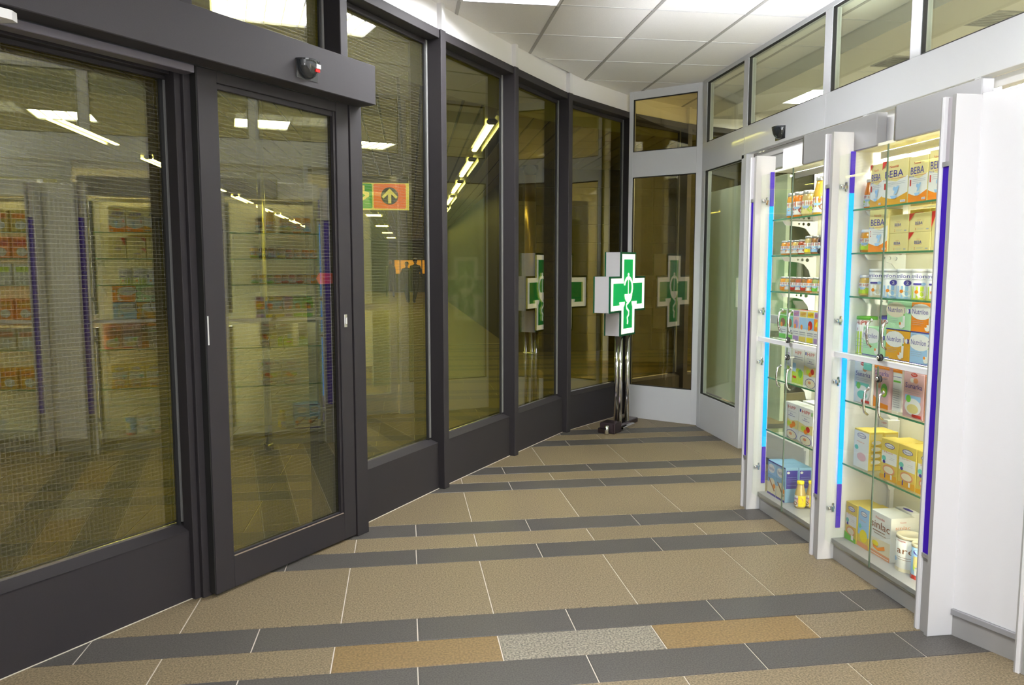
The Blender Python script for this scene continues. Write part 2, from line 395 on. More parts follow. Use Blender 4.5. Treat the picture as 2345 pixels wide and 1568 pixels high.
# ------------------------------------------------------------------ curved dark facade
bulk = empty('wall_left'); struct(bulk, 'white plaster band with thin ribs above the dark glazed front', 'wall')
FPOSTS = []
for k in range(len(POST) - 1):
    a, b = POST[k], POST[k + 1]; d = (b - a); L = d.length; d.normalize(); ang = atan2(d.y, d.x)
    # bulkhead board, set back a little from the post front
    e = empty('bulkhead', (a.x, a.y, 0), ang, bulk)
    e2 = bx('plaster_board', .05, L + .05, .035, .09, 2.82, 2.995, BULK, e)
    bx('rib', .012, .045, .0, .06, 2.82, 2.976, WPLAS, e)
    door_bay = (k == 4)
    hdr_bay = door_bay or k in (3,)
    wired = k <= 5
    n_ = k + 1
    t = empty('window_%d' % n_, (a.x, a.y, 0), ang)
    lab = {3: 'wide fixed pane of wired glass in dark frame, left of the sliding door', 5: 'narrow wired glass pane just right of the sliding door', 6: 'glazed bay right of the narrow wired pane, with green cross mirrored in it',
           7: 'glazed bay showing a mirrored white cross box, left of the last dark bay', 8: 'last dark framed bay, behind the green cross stand', 9: 'dark framed bay beyond the white end panel',
           4: 'dark framed opening with transom pane above the sliding door'}.get(k, 'dark framed glazed bay outside the picture, number %d from the passage end' % (k + 1))
    struct(t, lab, 'window')
    # post
    pz0 = 0.0
    q = MB(); q.box(0, .057, 0, .13, pz0, 2.82, None, .003); q.obj('post', DARK, t)
    bx('steel_bead', -.022, -.008, .094, .112, .325, 2.765, BEAD, t)
    bx('rubber_gasket', -.036, -.0225, .100, .112, .31, 2.77, BLACKG, t)
    q = MB(); q.box(.057, L, .012, .12, 2.768, 2.82, None, .002); q.obj('top_rail', DARK, t)
    q = MB(); q.box(.057, L, .10, .125, 2.74, 2.768, None, .002); q.obj('glazing_bar', DARK, t)
    if door_bay:
        bx('glass_pane', .057, L - .02, .115, .123, 2.35, 2.745, G_WIRE, t)
        q = MB(); q.box(.057, L, .05, .14, 2.2, 2.36, None, .002); q.obj('transom', DARK, t)
        continue
    q = MB(); q.box(.057, L, .045, .14, .0, .295, None, .002); q.obj('base_panel', DARK, t)
    q = MB(); q.add([(.057, .045, .295), (L, .045, .295), (L, .14, .325), (.057, .14, .325), (.057, .045, .29), (L, .045, .29), (L, .14, .29), (.057, .14, .29)],
                    [(0, 1, 2, 3), (4, 7, 6, 5), (0, 4, 5, 1), (3, 2, 6, 7)]); q.obj('sill', DARK, t)
    bx('sealant', .057, L, .040, .0455, .0, .002, GROUT, t)
    bx('sill_bead', .057, L - .01, .107, .113, .315, .324, STEEL, t)
    bx('glass_pane', .05, L - .006, .113, .121, .315, 2.76, G_WIRE if wired else (G_FAC if k < 9 else G_DIM), t)
    if k == 3:
        q = MB(); q.box(.057, L, .05, .13, 2.165, 2.36, None, .002); q.obj('transom', DARK, t)
        bx('top_bead', .057, L, .09, .105, 2.15, 2.165, DARK, t)

# sliding door leaf
door = empty('door_1', (O.x, O.y, 0), ANG); struct(door, 'dark framed sliding door leaf with wired glass', 'door')
LW = .868; LT = .045
q = MB(); q.box(0, .095, 0, LT, .012, 2.24, None, .002); q.obj('stile', DARK, door)
q = MB(); q.box(LW - .085, LW, 0, LT, .012, 2.24, None, .002); q.obj('stile', DARK, door)
q = MB(); q.box(.095, LW - .085, 0, LT, .012, .150, None, .002); q.obj('bottom_rail', DARK, door)
q = MB(); q.box(.095, LW - .085, 0, LT, 2.152, 2.24, None, .002); q.obj('top_rail', DARK, door)
bx('glass_pane', .09, LW - .08, .026, .034, .145, 2.155, G_WIRE, door)
q = MB(); q.box(.095, .105, .012, .026, .150, 2.152); q.box(LW - .10, LW - .085, .008, .026, .150, 2.152); q.box(.105, LW - .095, .012, .026, .150, .158); q.box(.105, LW - .095, .012, .026, 2.13, 2.152)
q.obj('glazing_bead', DARK, door)
bx('sill_trim', .10, LW - .09, -.001, .006, .150, .153, mat('brown_bead', (.25, .19, .15), .5), door)
q = MB(); q.box(LW - .058, LW - .038, -.002, .001, 1.10, 1.165, None, .001); q.box(LW - .052, LW - .044, -.010, -.001, 1.115, 1.15, None, .002); q.obj('lock_plate', STEEL, door)
bx('reflective_strip', .004, .010, -.002, .001, 1.08, 1.20, mat('pale_tape', (.6, .6, .6), .4), door)
bx('end_profile', -.004, .0, .004, LT - .004, .02, 2.2, BLACKG, door)
# the frame behind the leaf: jamb post in front plane and inner dark jamb
jamb = empty('trim_1', (O.x, O.y, 0), ANG); struct(jamb, 'dark jamb post at the closing side of the sliding door', 'door jamb')
q = MB(); q.box(LW + .006, LW + .092, -.005, .10, 0, 2.24, None, .002); q.obj('jamb_post', DARK, jamb)
q = MB(); q.box(LW - .155, LW + .006, .10, .16, .0, 2.24, None, .002); q.obj('inner_jamb', DARK, jamb)
q = MB(); q.box(-.06, .0, .06, .12, 0, 2.24, None, .002); q.obj('outer_jamb', DARK, jamb)
# red latch flag on the inner jamb
rl = empty('latch_flag', tuple(W(.74, -.06)) + (1.345,), ANG)
tag(rl, 'small red arrow shaped flag behind the door glass by the dark jamb', 'door sign')
q = MB(); v, f = holed([[(-.055, 0), (-.035, .028), (.055, .026), (.055, -.026), (-.035, -.028)]], .004)
q.add([(a, c, b) for a, b, c in v], f); q.obj('red_plate', mat('red_enamel', (.75, .02, .02), .4, emit=.0), rl)
q = MB(); q.box(-.012, .06, .002, .04, -.008, .008); q.obj('bracket', BLACK, rl)
# header box
hd = empty('door_header', (O.x, O.y, 2.2), ANG); tag(hd, 'long dark grey operator box over the sliding door', 'door header')
q = MB(); q.box(-3.4, .946, -.112, .035, .0, .19, None, .003); q.obj('housing', mat('grey_anthracite_coating', (.050, .047, .052), .65, noise=.12, nscale=900, spec=.2), hd)
bx('end_cap', .946, .949, -.110, .033, .002, .188, DARK, hd)
bx('track_slot', -3.2, .80, -.012, -.004, -.004, .001, BLACKG, hd)
q = MB(); q.box(-1.6, -.02, -.015, .05, -.035, -.004, None, .003); q.obj('track_rail', mat('lilac_grey_rail', (.13, .12, .15), .4), hd)
# motion sensor on the header
def sensor(name, loc, rz, label, s=1.0):
    t = empty(name, loc, rz); tag(t, label, 'motion sensor')
    q = MB(); R = .062 * s
    n = 16; rings = 7; vs = []; fs = []
    for i in range(rings + 1):
        ph = (pi / 2) * i / rings
        for k in range(n + 1):
            th = pi * k / n
            vs.append((R * cos(th) * cos(ph) , -R * .85 * sin(th) * cos(ph) , -.075 * s * sin(ph)))
    for i in range(rings):
        for k in range(n): fs.append((i * (n + 1) + k, i * (n + 1) + k + 1, (i + 1) * (n + 1) + k + 1, (i + 1) * (n + 1) + k))
    q.add(vs, fs, None, True)
    q.add([vs[k] for k in range(n + 1)], [tuple(range(n + 1))])
    q.obj('dome', mat('glossy_black_shell', (.02, .025, .03), .08, coat=1.0), t)
    q = MB(); q.prism([(R * 1.02 * cos(pi * k / 12), -R * .87 * sin(pi * k / 12)) for k in range(13)], -.001, .006); q.obj('cap', BLACK, t)
    bx('back_plate', -R * 1.03, R * 1.03, -.003, .0, -.076 * s, .006, BLACK, t)
    return t
sn = sensor('motion_sensor', tuple(W(.487, .112)) + (2.305,), ANG, 'black dome motion sensor on the dark door header')
q = MB(); q.box(.008, .034, -.053, -.048, -.030, -.012); q.obj('white_sticker', WPLAS, sn)
q = MB(); q.box(.008, .032, -.049, -.043, -.044, -.032); q.obj('red_lens', mat('red_lens', (.5, .01, .01), .2, emit=.3, ecol=(1, 0, 0)), sn)
# white fixture under the header at the left edge
wf = empty('light_fixture', tuple(W(-.80, .05)) + (2.192,), ANG); tag(wf, 'white slim fixture hanging under the dark header at the top left corner', 'light fixture')
q = MB(); q.prism([(-.6, -.055), (.06, -.055), (.085, -.035), (.045, .035), (-.6, .035)], -.03, -.001); q.obj('body', WPLAS, wf)
bx('lens', -.58, .04, -.03, .02, -.034, -.0305, mat('grey_lens', (.45, .42, .45), .3), wf)

# ------------------------------------------------------------------ white end panel
A = Vector((2.075, 6.925)); B = Vector((2.60, 6.43)); dd = (B - A); LL = dd.length
ep = empty('wall_far', (A.x, A.y, 0), atan2(dd.y, dd.x)); struct(ep, 'white framed end panel with two dark panes beside the green cross', 'wall')
def fr(name, x0, x1, z0, z1, m=WHITE, y0=0, y1=.05, p=ep): 
    q = MB(); q.box(x0, x1, y0, y1, z0, z1, None, .002); return q.obj(name, m, p)
fr('stile', 0, .04, 0, 2.977); fr('stile', LL - .075, LL, 0, 2.977)
fr('top_rail', .04, LL - .075, 2.905, 2.977); fr('transom', .04, LL - .075, 2.215, 2.44); fr('base_panel', .04, LL - .075, 0, .31)
for (a, b) in ((.31, 2.215), (2.44, 2.905)):
    bx('glass_pane', .038, LL - .073, .022, .030, a - .002, b + .002, G_END, ep)
    q = MB(); q.box(.04, .047, .004, .022, a, b); q.box(LL - .082, LL - .075, .004, .022, a, b); q.box(.047, LL - .082, .004, .022, a, a + .007); q.box(.047, LL - .082, .004, .022, b - .007, b); q.obj('gasket', BLACKG, ep)

# ------------------------------------------------------------------ white partition on the right
wr = empty('wall_right', (XW, 0, 0)); struct(wr, 'white framed glazed partition with a deep transom beam behind the display cabinets', 'wall')
def wb(name, y0, y1, z0, z1, m=WHITE, x0=0, x1=.06, b=.002):
    q = MB(); q.box(x0, x1, y0, y1, z0, z1, None, b); return q.obj(name, m, wr)
wb('transom_beam', -2.5, 4.47, 2.245, 2.45); wb('transom_beam', 4.472, 5.588, 2.245, 2.45); wb('transom_beam', 5.59, 6.41, 2.215, 2.45)
wb('top_rail', -2.5, 6.41, 2.945, 2.977)
ups = [6.37, 5.59, 4.47, 3.655, 2.55, 1.45, .35, -.75, -1.85]
for i, yy in enumerate(ups):
    wb('mullion', yy - .04, yy + .04, 2.45, 2.945)
for i in range(len(ups) - 1):
    a, b = ups[i + 1] + .04, ups[i] - .04
    p = empty('window_%d' % (20 + i), (XW, a, 2.45))
    struct(p, ['upper pane of the white partition nearest the corner', 'upper pane of the white partition above the small sensor', 'upper pane of the white partition over the far cabinet', 'upper pane of the white partition at the right edge of the photo',
                'upper partition pane right of the frame, fifth from the corner', 'upper partition pane beside the camera', 'upper partition pane behind the camera', 'last upper partition pane behind the camera'][i], 'window')
    bx('glass_pane', .026, .034, -.002, b - a + .002, -.002, .497, G_WALL, p)
    q = MB(); q.box(.004, .026, 0, .006, 0, .495); q.box(.004, .026, b - a - .006, b - a, 0, .495); q.box(.004, .026, .006, b - a - .006, 0, .006); q.box(.004, .026, .006, b - a - .006, .489, .495); q.obj('gasket', BLACKG, p)
# lower part: fixed corner pane, then openings
wb('corner_post', 6.34, 6.41, 0, 2.215); wb('post', 5.55, 5.63, 0, 2.245); wb('base_panel', 5.63, 6.34, 0, .305)
p = empty('window_30', (XW, 5.63, .305)); struct(p, 'tall greenish pane of the white partition right of the corner', 'window')
bx('glass_pane', .026, .034, -.002, .712, -.002, 1.912, G_WALL, p)
q = MB(); q.box(.004, .026, 0, .006, 0, 1.91); q.box(.004, .026, .704, .71, 0, 1.91); q.box(.004, .026, .006, .704, 0, .006); q.box(.004, .026, .006, .704, 1.904, 1.91); q.obj('gasket', BLACKG, p)
# automatic glass doors behind the cabinets
for i, (a, b, lb) in enumerate(((4.47, 5.54, 'white framed glass door leaf left of the display cabinets'), (3.2, 4.05, 'white framed glass door leaf behind the middle cabinet'), (1.2, 2.4, 'white framed glass door leaf behind the angled cabinet'))):
    p = empty('door_%d' % (i + 2), (XW + .07, a, 0)); struct(p, lb, 'door'); D = b - a
    q = MB(); q.box(0, .04, 0, .07, .01, 2.19, None, .002); q.box(0, .04, D - .07, D, .01, 2.19, None, .002); q.box(0, .04, .07, D - .07, .01, .2, None, .002); q.box(0, .04, .07, D - .07, 2.1, 2.19, None, .002); q.box(0, .04, .07, D - .07, 1.0, 1.06, None, .002)
    q.obj('frame', WHITE, p)
    bx('glass_pane', .016, .024, .068, D - .068, .198, 2.102, G_WALL, p)
for yy in (4.06, 3.21, 2.42): wb('door_jamb', yy - .02, yy + .02, 0, 2.245)
wb('door_rail', 1.0, 5.5, 2.195, 2.243, m=WPLAS, x0=.06, x1=.12)
wb('solid_panel', -2.5, 1.0, 0, 2.245, m=WPLAS)
sensor('wall_sensor', (XW, 5.03, 2.345), -pi / 2, 'small black dome sensor on the white transom beam', 1.05)

# shop interior
sh = empty('wall_back'); struct(sh, 'cream shop walls behind the partition', 'wall')
bx('shop_wall', 6.2, 6.3, -2.7, 8.0, 0, 2.977, CREAM, sh); bx('shop_wall', 2.7, 6.2, -2.75, -2.65, 0, 2.977, CREAM, sh)
bx('shop_screen', 2.80, 2.83, 5.35, 6.95, .25, 2.08, mat('sage_laminate', (.88, .92, .80), .5), sh)
bx('ceiling_drop', 3.02, 3.40, -2.6, 7.4, 2.86, 2.974, SIDEC, sh)
wbk = empty('wall_rear'); struct(wbk, 'white wall behind the camera', 'wall')
bx('rear_wall', -4.2, 2.7, -2.8, -2.7, 0, 2.977, BULK, wbk)

# ------------------------------------------------------------------ passage outside
pc = empty('ceiling_passage', (0, 0, 3.0)); pc['kind'] = 'structure'; tag(pc, 'brown grey slatted ceiling of the passage outside the glass', 'ceiling')
for k in range(60):
    x0 = -8.0 + .205 * k + .11
    if abs(x0 - .93) < .09: continue
    q = MB(); q.prism([(x0, -3), (x0 + .176, -3), (x0 + .176 + .55, 46), (x0 + .55, 46)], 0, .02); q.obj('slat', SLAT, pc)
bx('slat_backing', -9, 10, -4, 47, .03, .06, BLACKG, pc)
sf = empty('ceiling_soffit', (0, 0, 2.9)); sf['kind'] = 'structure'; tag(sf, 'pale soffit band outside along the glazed front', 'ceiling')
for k in range(3, 12):
    a, b = POST[k], POST[k + 1]; d1 = (b - a).normalized(); n1 = Vector((-d1.y, d1.x))
    dp = (a - POST[k - 1]).normalized(); dn = (POST[k + 2] - b).normalized()
    na = (Vector((-dp.y, dp.x)) + n1).normalized(); nb = (Vector((-dn.y, dn.x)) + n1).normalized()
    q = MB(); q.prism([tuple(a + na * .13), tuple(b + nb * .13), tuple(b + nb * 1.13), tuple(a + na * 1.13)], .0, .09); q.obj('soffit_board', SOFF, sf)
ow = empty('wall_passage'); struct(ow, 'dim walls of the station passage outside', 'wall')
bx('left_wall', -8.1, -8.0, -4, 46, 0, 3.0, OUTW, ow); bx('end_wall', -8, 2, 46, 46.1, 0, 3.0, OUTW, ow); bx('near_end_wall', -8, -2.9, -4.1, -4, 0, 3.0, OUTW, ow)
bx('side_return', 1.9, 2.0, 12.7, 46, 0, 3.0, OUTW, ow); bx('near_side_wall', 9.5, 9.6, -4, 13, 0, 3.0, OUTW, ow)
# brown tiled wall
bw = empty('wall_brown', (1.9, 12.5, 0)); struct(bw, 'dark brown tiled wall across the passage', 'wall')
bx('backing', 0, 7.6, .03, .15, 0, 3.0, mat('dark_joint', (.05, .04, .03), .8), bw)
q = MB(); q.box(.006, .754, 0, .04, .005, .295, None, .004); tm = q.mesh('wall_tile', BROWN)
for i in range(10):
    for jn in range(10):
        o = link('wall_tile', tm, bw); o.location = (i * .76, 0, jn * .3)
q = MB(); q.box(.0, .05, .0, .1, 0, 3.0); 

def tube_light(x, y0, y1, label, group, dim=False):
    t = empty('tube_light', (x, (y0 + y1) / 2, 3.0)); tag(t, label, 'ceiling light', group); L = (y1 - y0) / 2
    q = MB(); q.box(-.10, -.085, -L - .1, L + .1, -.07, 0); q.box(.085, .10, -L - .1, L + .1, -.07, 0); q.obj('reflector', STEEL, t)
    q = MB(); q.box(-.035, .035, -L, L, -.055, -.02, None, .015); q.obj('tube', TUBEM, t)
    q = MB(); q.box(-.06, .06, -L - .07, -L, -.06, -.0, None, .02); q.obj('holder', BLACK, t)
names = ['nearest', 'second', 'third', 'fourth', 'fifth', 'sixth', 'seventh', 'eighth', 'ninth', 'tenth']
for k in range(8):
    y0 = 8.5 + 2.95 * k; tube_light(1.0 + .018 * (y0 - 8.5), y0, y0 + 2.0, '%s tube light of the row seen through the bay with the mirrored cross' % names[k], 'tube lights of the right row')
for k in range(9):
    y0 = 8.9 + 2.95 * k - .0; tube_light(-3.55, y0, y0 + (1.7 if k == 0 else 1.9), '%s tube light of the row seen through the wired pane and door' % names[k], 'tube lights of the left row')
# row of downlights over the sign
for k, (x, yy) in enumerate(((-.80, 24), (-.70, 30), (-.60, 36), (-.50, 42))):
    t = empty('downlight', (x, yy, 3.0)); tag(t, '%s small square downlight below the direction sign in the passage' % names[k], 'ceiling light', 'square downlights in the passage')
    q = MB(); q.box(-.22, .22, -.5, .5, -.02, 0, None, .01); q.obj('lens', TUBEM, t)
    q = MB(); q.box(-.26, .26, -.54, -.5, -.03, 0); q.obj('frame_end', STEEL, t); q = MB(); q.box(-.26, .26, .5, .54, -.03, 0); q.obj('frame_end', STEEL, t)
# polished columns
for k, (x, yy, r, lb) in enumerate(((-1.03, 6.05, .028, 'slim polished steel pole seen through the sliding door'), (-1.2, 14.0, .10, 'bronze clad column left of the direction sign posts'), (-1.55, 17.5, .12, 'bronze clad column farther back in the passage'),
                                    (-1.75, 21, .12, 'bronze clad column deep in the passage'), (2.05, 12.2, .09, 'brown round column at the corner of the tiled wall'))):
    t = empty('column', (x, yy, 0)); tag(t, lb, 'column')
    cm = STEEL if r < .06 else mat('bronze_cladding', (.30, .19, .06), .3, .7)
    q = MB(); q.lathe([(r, .0), (r, 3.0)], n=20); q.obj('shaft', cm, t)
    q = MB(); q.lathe([(r * 1.3, 0), (r * 1.3, .04), (r * 1.02, .05)], n=20); q.obj('base_ring', STEEL, t)
    q = MB(); q.lathe([(r * 1.05, 2.85), (r * 1.4, 2.9), (r * 1.4, 3.0)], n=20); q.obj('collar', BLACK, t)
# direction sign
sg = empty('direction_sign', (-.16, 9.0, 2.055), 0); tag(sg, 'green and orange hanging sign with white arrow on a black disc', 'sign')
SW = mat('sign_cream', (.9, .85, .62), .5, emit=.55, ecol=(1, .93, .65)); SG = mat('sign_green', (.02, .38, .10), .5, emit=.45, ecol=(.03, .5, .12)); SO = mat('sign_orange', (.9, .16, .02), .5, emit=.6, ecol=(1, .19, .02)); SB = mat('sign_black', (.02, .02, .015), .5)
q = MB(); q.box(-.62, .262, 0, .06, 0, .30, None, .003); q.obj('panel', SW, sg)
def rrect(x0, x1, y0, y1, r, n=4):
    P = []
    for cx, cy_, a0 in ((x1 - r, y0 + r, -90), (x1 - r, y1 - r, 0), (x0 + r, y1 - r, 90), (x0 + r, y0 + r, 180)):
        for k in range(n + 1): a = radians(a0 + 90 * k / n); P.append((cx + r * cos(a), cy_ + r * sin(a)))
    return P
def flat(mb, loops, yoff, m, th=.001):
    v, f = holed(loops, th); mb.add([(a, yoff + c, b) for a, b, c in v], f, m)
q = MB(); flat(q, [rrect(-.135, .228, .012, .292, .02)], -.001, SO); q.obj('orange_field', SO, sg)
q = MB(); flat(q, [rrect(-.60, -.150, .012, .292, .02)], -.001, SG); q.obj('green_field', SG, sg)
q = MB(); flat(q, [circ(.045, .155, .098, 28)], -.002, SB); q.obj('black_disc', SB, sg)
q = MB(); flat(q, [[(.027, .07), (.063, .07), (.063, .175), (.115, .125), (.135, .145), (.045, .24), (-.045, .145), (-.025, .125), (.027, .175)]], -.0035, SW); q.obj('arrow', SW, sg)
q = MB(); flat(q, [[(-.30, .27), (-.235, .27), (-.235, .205), (-.185, .19), (-.185, .15), (-.30, .07), (-.30, .105), (-.225, .16), (-.255, .175), (-.275, .175), (-.275, .245), (-.30, .245)]], -.002, SW); q.obj('lightning_mark', SW, sg)
q = MB(); q.box(-.62, .262, .005, .055, .30, .38, None, .003); q.obj('lamp_box', OUTW, sg)
q = MB(); q.box(-.5, -.48, .02, .04, .38, .945); q.box(.2, .22, .02, .04, .38, .945); q.obj('hanger', STEEL, sg)
# lit orange kiosk window at the far end
kw = empty('kiosk_front', (-.35, 44, 0)); tag(kw, 'distant lit orange kiosk front at the end of the passage', 'kiosk')
q = MB(); q.box(0, 1.9, 0, .3, 0, 1.05); q.obj('counter', OUTW, kw)
for a, b in ((0, .28), (.33, 1.5), (1.56, 1.9)):
    q = MB(); q.box(a, b, .1, .14, 1.05, 1.8); q.obj('lit_panel', mat('orange_lit_panel', (.8, .35, .05), .5, emit=.55, ecol=(1, .45, .08)), kw)
q = MB(); q.box(-.1, 2.0, 0, .3, 1.8, 2.3); q.obj('fascia', mat('dark_fascia', (.05, .05, .04), .6), kw)

# distant people
CLOTH = mat('dark_clothes', (.03, .032, .03), .8); CLOTH2 = mat('grey_brown_clothes', (.07, .06, .045), .8); SKIN = mat('skin', (.45, .28, .2), .6); HAIR = mat('dark_hair', (.03, .02, .015), .7)
def person(loc, rz, label, cloth, hgt=1.7):
    t = empty('person', loc, rz); tag(t, label, 'person'); k = hgt / 1.7
    J = [((0, 0, .93), .13), ((0, 0, 1.15), .125), ((0, 0, 1.36), .135), ((0, 0, 1.46), .06), ((0, .01, 1.52), .055),
         ((.09, 0, .88), .09), ((.12, -.12, .48), .06), ((.12, -.05, .08), .045), ((.12, -.17, .045), .035),
         ((-.09, 0, .88), .09), ((-.11, .12, .48), .06), ((-.11, .30, .12), .045), ((-.11, .22, .05), .035),
         ((.18, 0, 1.40), .06), ((.23, .06, 1.13), .045), ((.22, -.04, .90), .035),
         ((-.18, 0, 1.40), .06), ((-.23, -.05, 1.13), .045), ((-.22, -.16, .92), .035)]
    E_ = [(0, 1), (1, 2), (2, 3), (3, 4), (0, 5), (5, 6), (6, 7), (7, 8), (0, 9), (9, 10), (10, 11), (11, 12), (2, 13), (13, 14), (14, 15), (2, 16), (16, 17), (17, 18)]
    me = bpy.data.meshes.new('body'); me.from_pydata([tuple(c * k for c in p) for p, r in J], E_, []); me.materials.append(cloth)
    o = link('body', me, t); o.modifiers.new('skin', 'SKIN')
    for i, (p, r) in enumerate(J): me.skin_vertices[0].data[i].radius = (r * k, r * k)
    me.skin_vertices[0].data[0].use_root = True
    o.modifiers.new('sub', 'SUBSURF').levels = 1; o.modifiers['sub'].render_levels = 1
    q = MB(); q.lathe([(.02, 1.50), (.06, 1.53), (.078, 1.59), (.08, 1.65), (.06, 1.70)], n=14, sx=.9, sy=1.1); q.v = [(a * k, b * k, c * k) for a, b, c in q.v]; q.obj('head', SKIN, t)
    q = MB(); q.lathe([(.083, 1.60), (.09, 1.66), (.07, 1.71), (.02, 1.725)], cy_=.015, n=14, sx=.9, sy=1.1); q.v = [(a * k, b * k, c * k) for a, b, c in q.v]; q.obj('hair', HAIR, t)
person((-.48, 36.0, 0), .3, 'distant person in grey brown clothes walking beside the columns', CLOTH2, 1.72)
person((.22, 30.5, 0), -.4, 'distant person in dark clothes standing left in the pair before the orange kiosk', CLOTH, 1.6)
person((.55, 30.0, 0), 2.6, 'distant person in black clothes at the edge of the glass bay', CLOTH, 1.74)

# ------------------------------------------------------------------ pharmacy cross on its stand
cc = Vector((1.935, 6.42)); dd = Vector((.656, .755)); ca = atan2(dd.y, dd.x)
cr = empty('pharmacy_cross', (cc.x, cc.y, 0), ca); tag(cr, 'lit green pharmacy cross with white bowl and snake on a chrome stand', 'illuminated sign')
CG = mat('cross_green', (.0, .42, .10), .3, emit=.30, ecol=(.0, .42, .10)); CGD = mat('cross_dark_green', (.0, .10, .04), .4); CW = mat('cross_lit_white', (1, .98, .85), .3, emit=.8, ecol=(1, .96, .80)); CS = mat('cross_box_white', (.72, .71, .74), .35)
def cross(hw, hh, a, cz=1.172):
    return [(-a, cz - hh), (a, cz - hh), (a, cz - a), (hw, cz - a), (hw, cz + a), (a, cz + a), (a, cz + hh), (-a, cz + hh), (-a, cz + a), (-hw, cz + a), (-hw, cz - a), (-a, cz - a)]
v, f = holed([cross(.36, .355, .150)], .13); q = MB(); q.add([(a, c + .075, b) for a, b, c in v], f); q.obj('casing', CS, cr)
front0 = set(cr.children)
q = MB(); v, f = holed([cross(.362, .357, .152), cross(.345, .340, .135)], .012); q.add([(a, c + .004, b) for a, b, c in v], f); q.obj('rim', CGD, cr)
q = MB(); v, f = holed([cross(.350, .345, .140), cross(.300, .296, .093)], .003); q.add([(a, c + .001, b) for a, b, c in v], f); q.obj('white_outline', CW, cr)
q = MB(); v, f = holed([cross(.304, .300, .097)], .003); q.add([(a, c + .002, b) for a, b, c in v], f); q.obj('green_face', CG, cr)
q = MB()
def stroke(pts, wd):
    L_ = []; R_ = []
    for i, p in enumerate(pts):
        a = pts[max(0, i - 1)]; b = pts[min(len(pts) - 1, i + 1)]; dx, dy = b[0] - a[0], b[1] - a[1]; l = hypot(dx, dy) or 1; nx, ny = -dy / l * wd / 2, dx / l * wd / 2
        L_.append((p[0] + nx, p[1] + ny)); R_.append((p[0] - nx, p[1] - ny))
    n = len(pts); z = -.0022
    q.add([(a, z, b) for a, b in L_] + [(a, z, b) for a, b in R_], [(i, i + 1, n + i + 1, n + i) for i in range(n - 1)])
cz = 1.172
stroke([(0, cz - .0), (0, cz + .155)], .012); q.add([(a, -.0022, b) for a, b in circ(0, cz + .165, .016, 12)], [tuple(range(12))])
hook = [(-.085 + .0, cz + .09)] + [(-.0 + .082 * cos(radians(a)), cz + .055 + .085 * sin(radians(a))) for a in range(160, -75, -12)] + [(.01, cz - .07), (-.035, cz - .09), (-.03, cz - .12), (.015, cz - .15), (.01, cz - .18), (-.015, cz - .20), (-.005, cz - .235), (-.012, cz - .26)]
stroke(hook[:20], .026); stroke(hook[19:], .020)
def bowl(cx, cy_, r): 
    P = [(cx - r, cy_)] + [(cx + r * cos(radians(a)), cy_ + r * .95 * sin(radians(a))) for a in range(180, 361, 15)]
    q.add([(a, -.0026, b) for a, b in P], [tuple(range(len(P)))])
bowl(0, cz + .0, .078); bowl(-.125, cz - .065, .055); bowl(.125, cz - .065, .055)
q.obj('bowl_and_snake', CW, cr)
front_parts = [o for o in cr.children if o not in front0]
for o in front_parts:                      # the sign is lit on both sides
    c = o.copy(); C.objects.link(c); c.parent = cr; c.rotation_euler = (0, 0, pi); c.location = (0, .150, 0)
for x, yy in ((-.075, .03), (-.0, .10), (.075, .03)):
    q = MB(); q.lathe([(.02, .05), (.02, .822)], x, yy, 14); q.obj('pole', CHROME, cr)
q = MB(); q.box(-.32, .30, .02, .12, .0, .045, None, .006); q.obj('foot_bar', mat('dark_chrome', (.10, .08, .09), .15, .9), cr)
q = MB(); q.box(-.12, .12, -.03, .13, .0, .03, None, .004); q.obj('foot_plate', CHROME, cr)
q = MB(); q.box(-.30, -.16, -.03, .11, .0, .09, None, .006); q.obj('transformer', mat('dark_chrome2', (.07, .05, .06), .2, .6), cr)
q = MB(); q.lathe([(.018, .0), (.018, .075)], -.33, .03, 12); q.obj('levelling_foot', CHROME, cr)
# ------------------------------------------------------------------ display cabinets
Z5 = [.475, .778, 1.268, 1.467, 1.665]
def divider(loc, rz, label, deep=True, group='divider columns between the cabinets'):
    t = empty('cabinet_divider', loc, rz); tag(t, label, 'divider', group)
    X0 = -.08                          # front edge relative to the plinth plane
    D1 = .285 if deep else .035
    for nm, a, b in (('side_board', 0, .018), ('side_board', .058, .076)):
        q = MB(); q.box(X0, D1, a, b, 0, 2.016, None, .0015); q.obj(nm, WPLAS, t)
    bx('edge_strip', X0 - .0015, X0, .0, .018, .001, 2.015, GREYP, t); bx('edge_strip', X0 - .0015, X0, .071, .076, .001, 2.015, GREYP, t)
    bx('blue_pane', X0 + .006, X0 + .012, .0185, .0575, .312, 1.764, BLUEG, t)
    bx('cap_bar', X0 + .001, X0 + .03, .0185, .0575, 1.765, 1.782, GREY, t); bx('cap_bar', X0 + .001, X0 + .03, .0185, .0575, .296, .311, GREY, t)
    bx('top_filler', X0 + .014, X0 + .020, .0185, .0575, 1.783, 2.012, mat('lilac_grey_filler', (.50, .47, .50), .5), t); bx('bottom_filler', X0 + .010, X0 + .016, .0185, .0575, .0, .295, GREYP, t)
    return t
def bracket_mesh(L=.20):
    out = [(0, 0), (0, .0), (0, -.002), (.015, -.022), (.10, -.030), (.135, -.040), (.165, -.075), (.175, -.115), (.205, -.115), (.205, 0)]
    v, f = holed([out, circ(.095, -.014, .006, 10), circ(.122, -.015, .0085, 10), circ(.152, -.017, .0105, 12)], .006)
    q = MB(); q.add([(a, c, b) for a, b, c in v], f); return q.mesh('shelf_bracket', WPLAS)
BR = bracket_mesh()
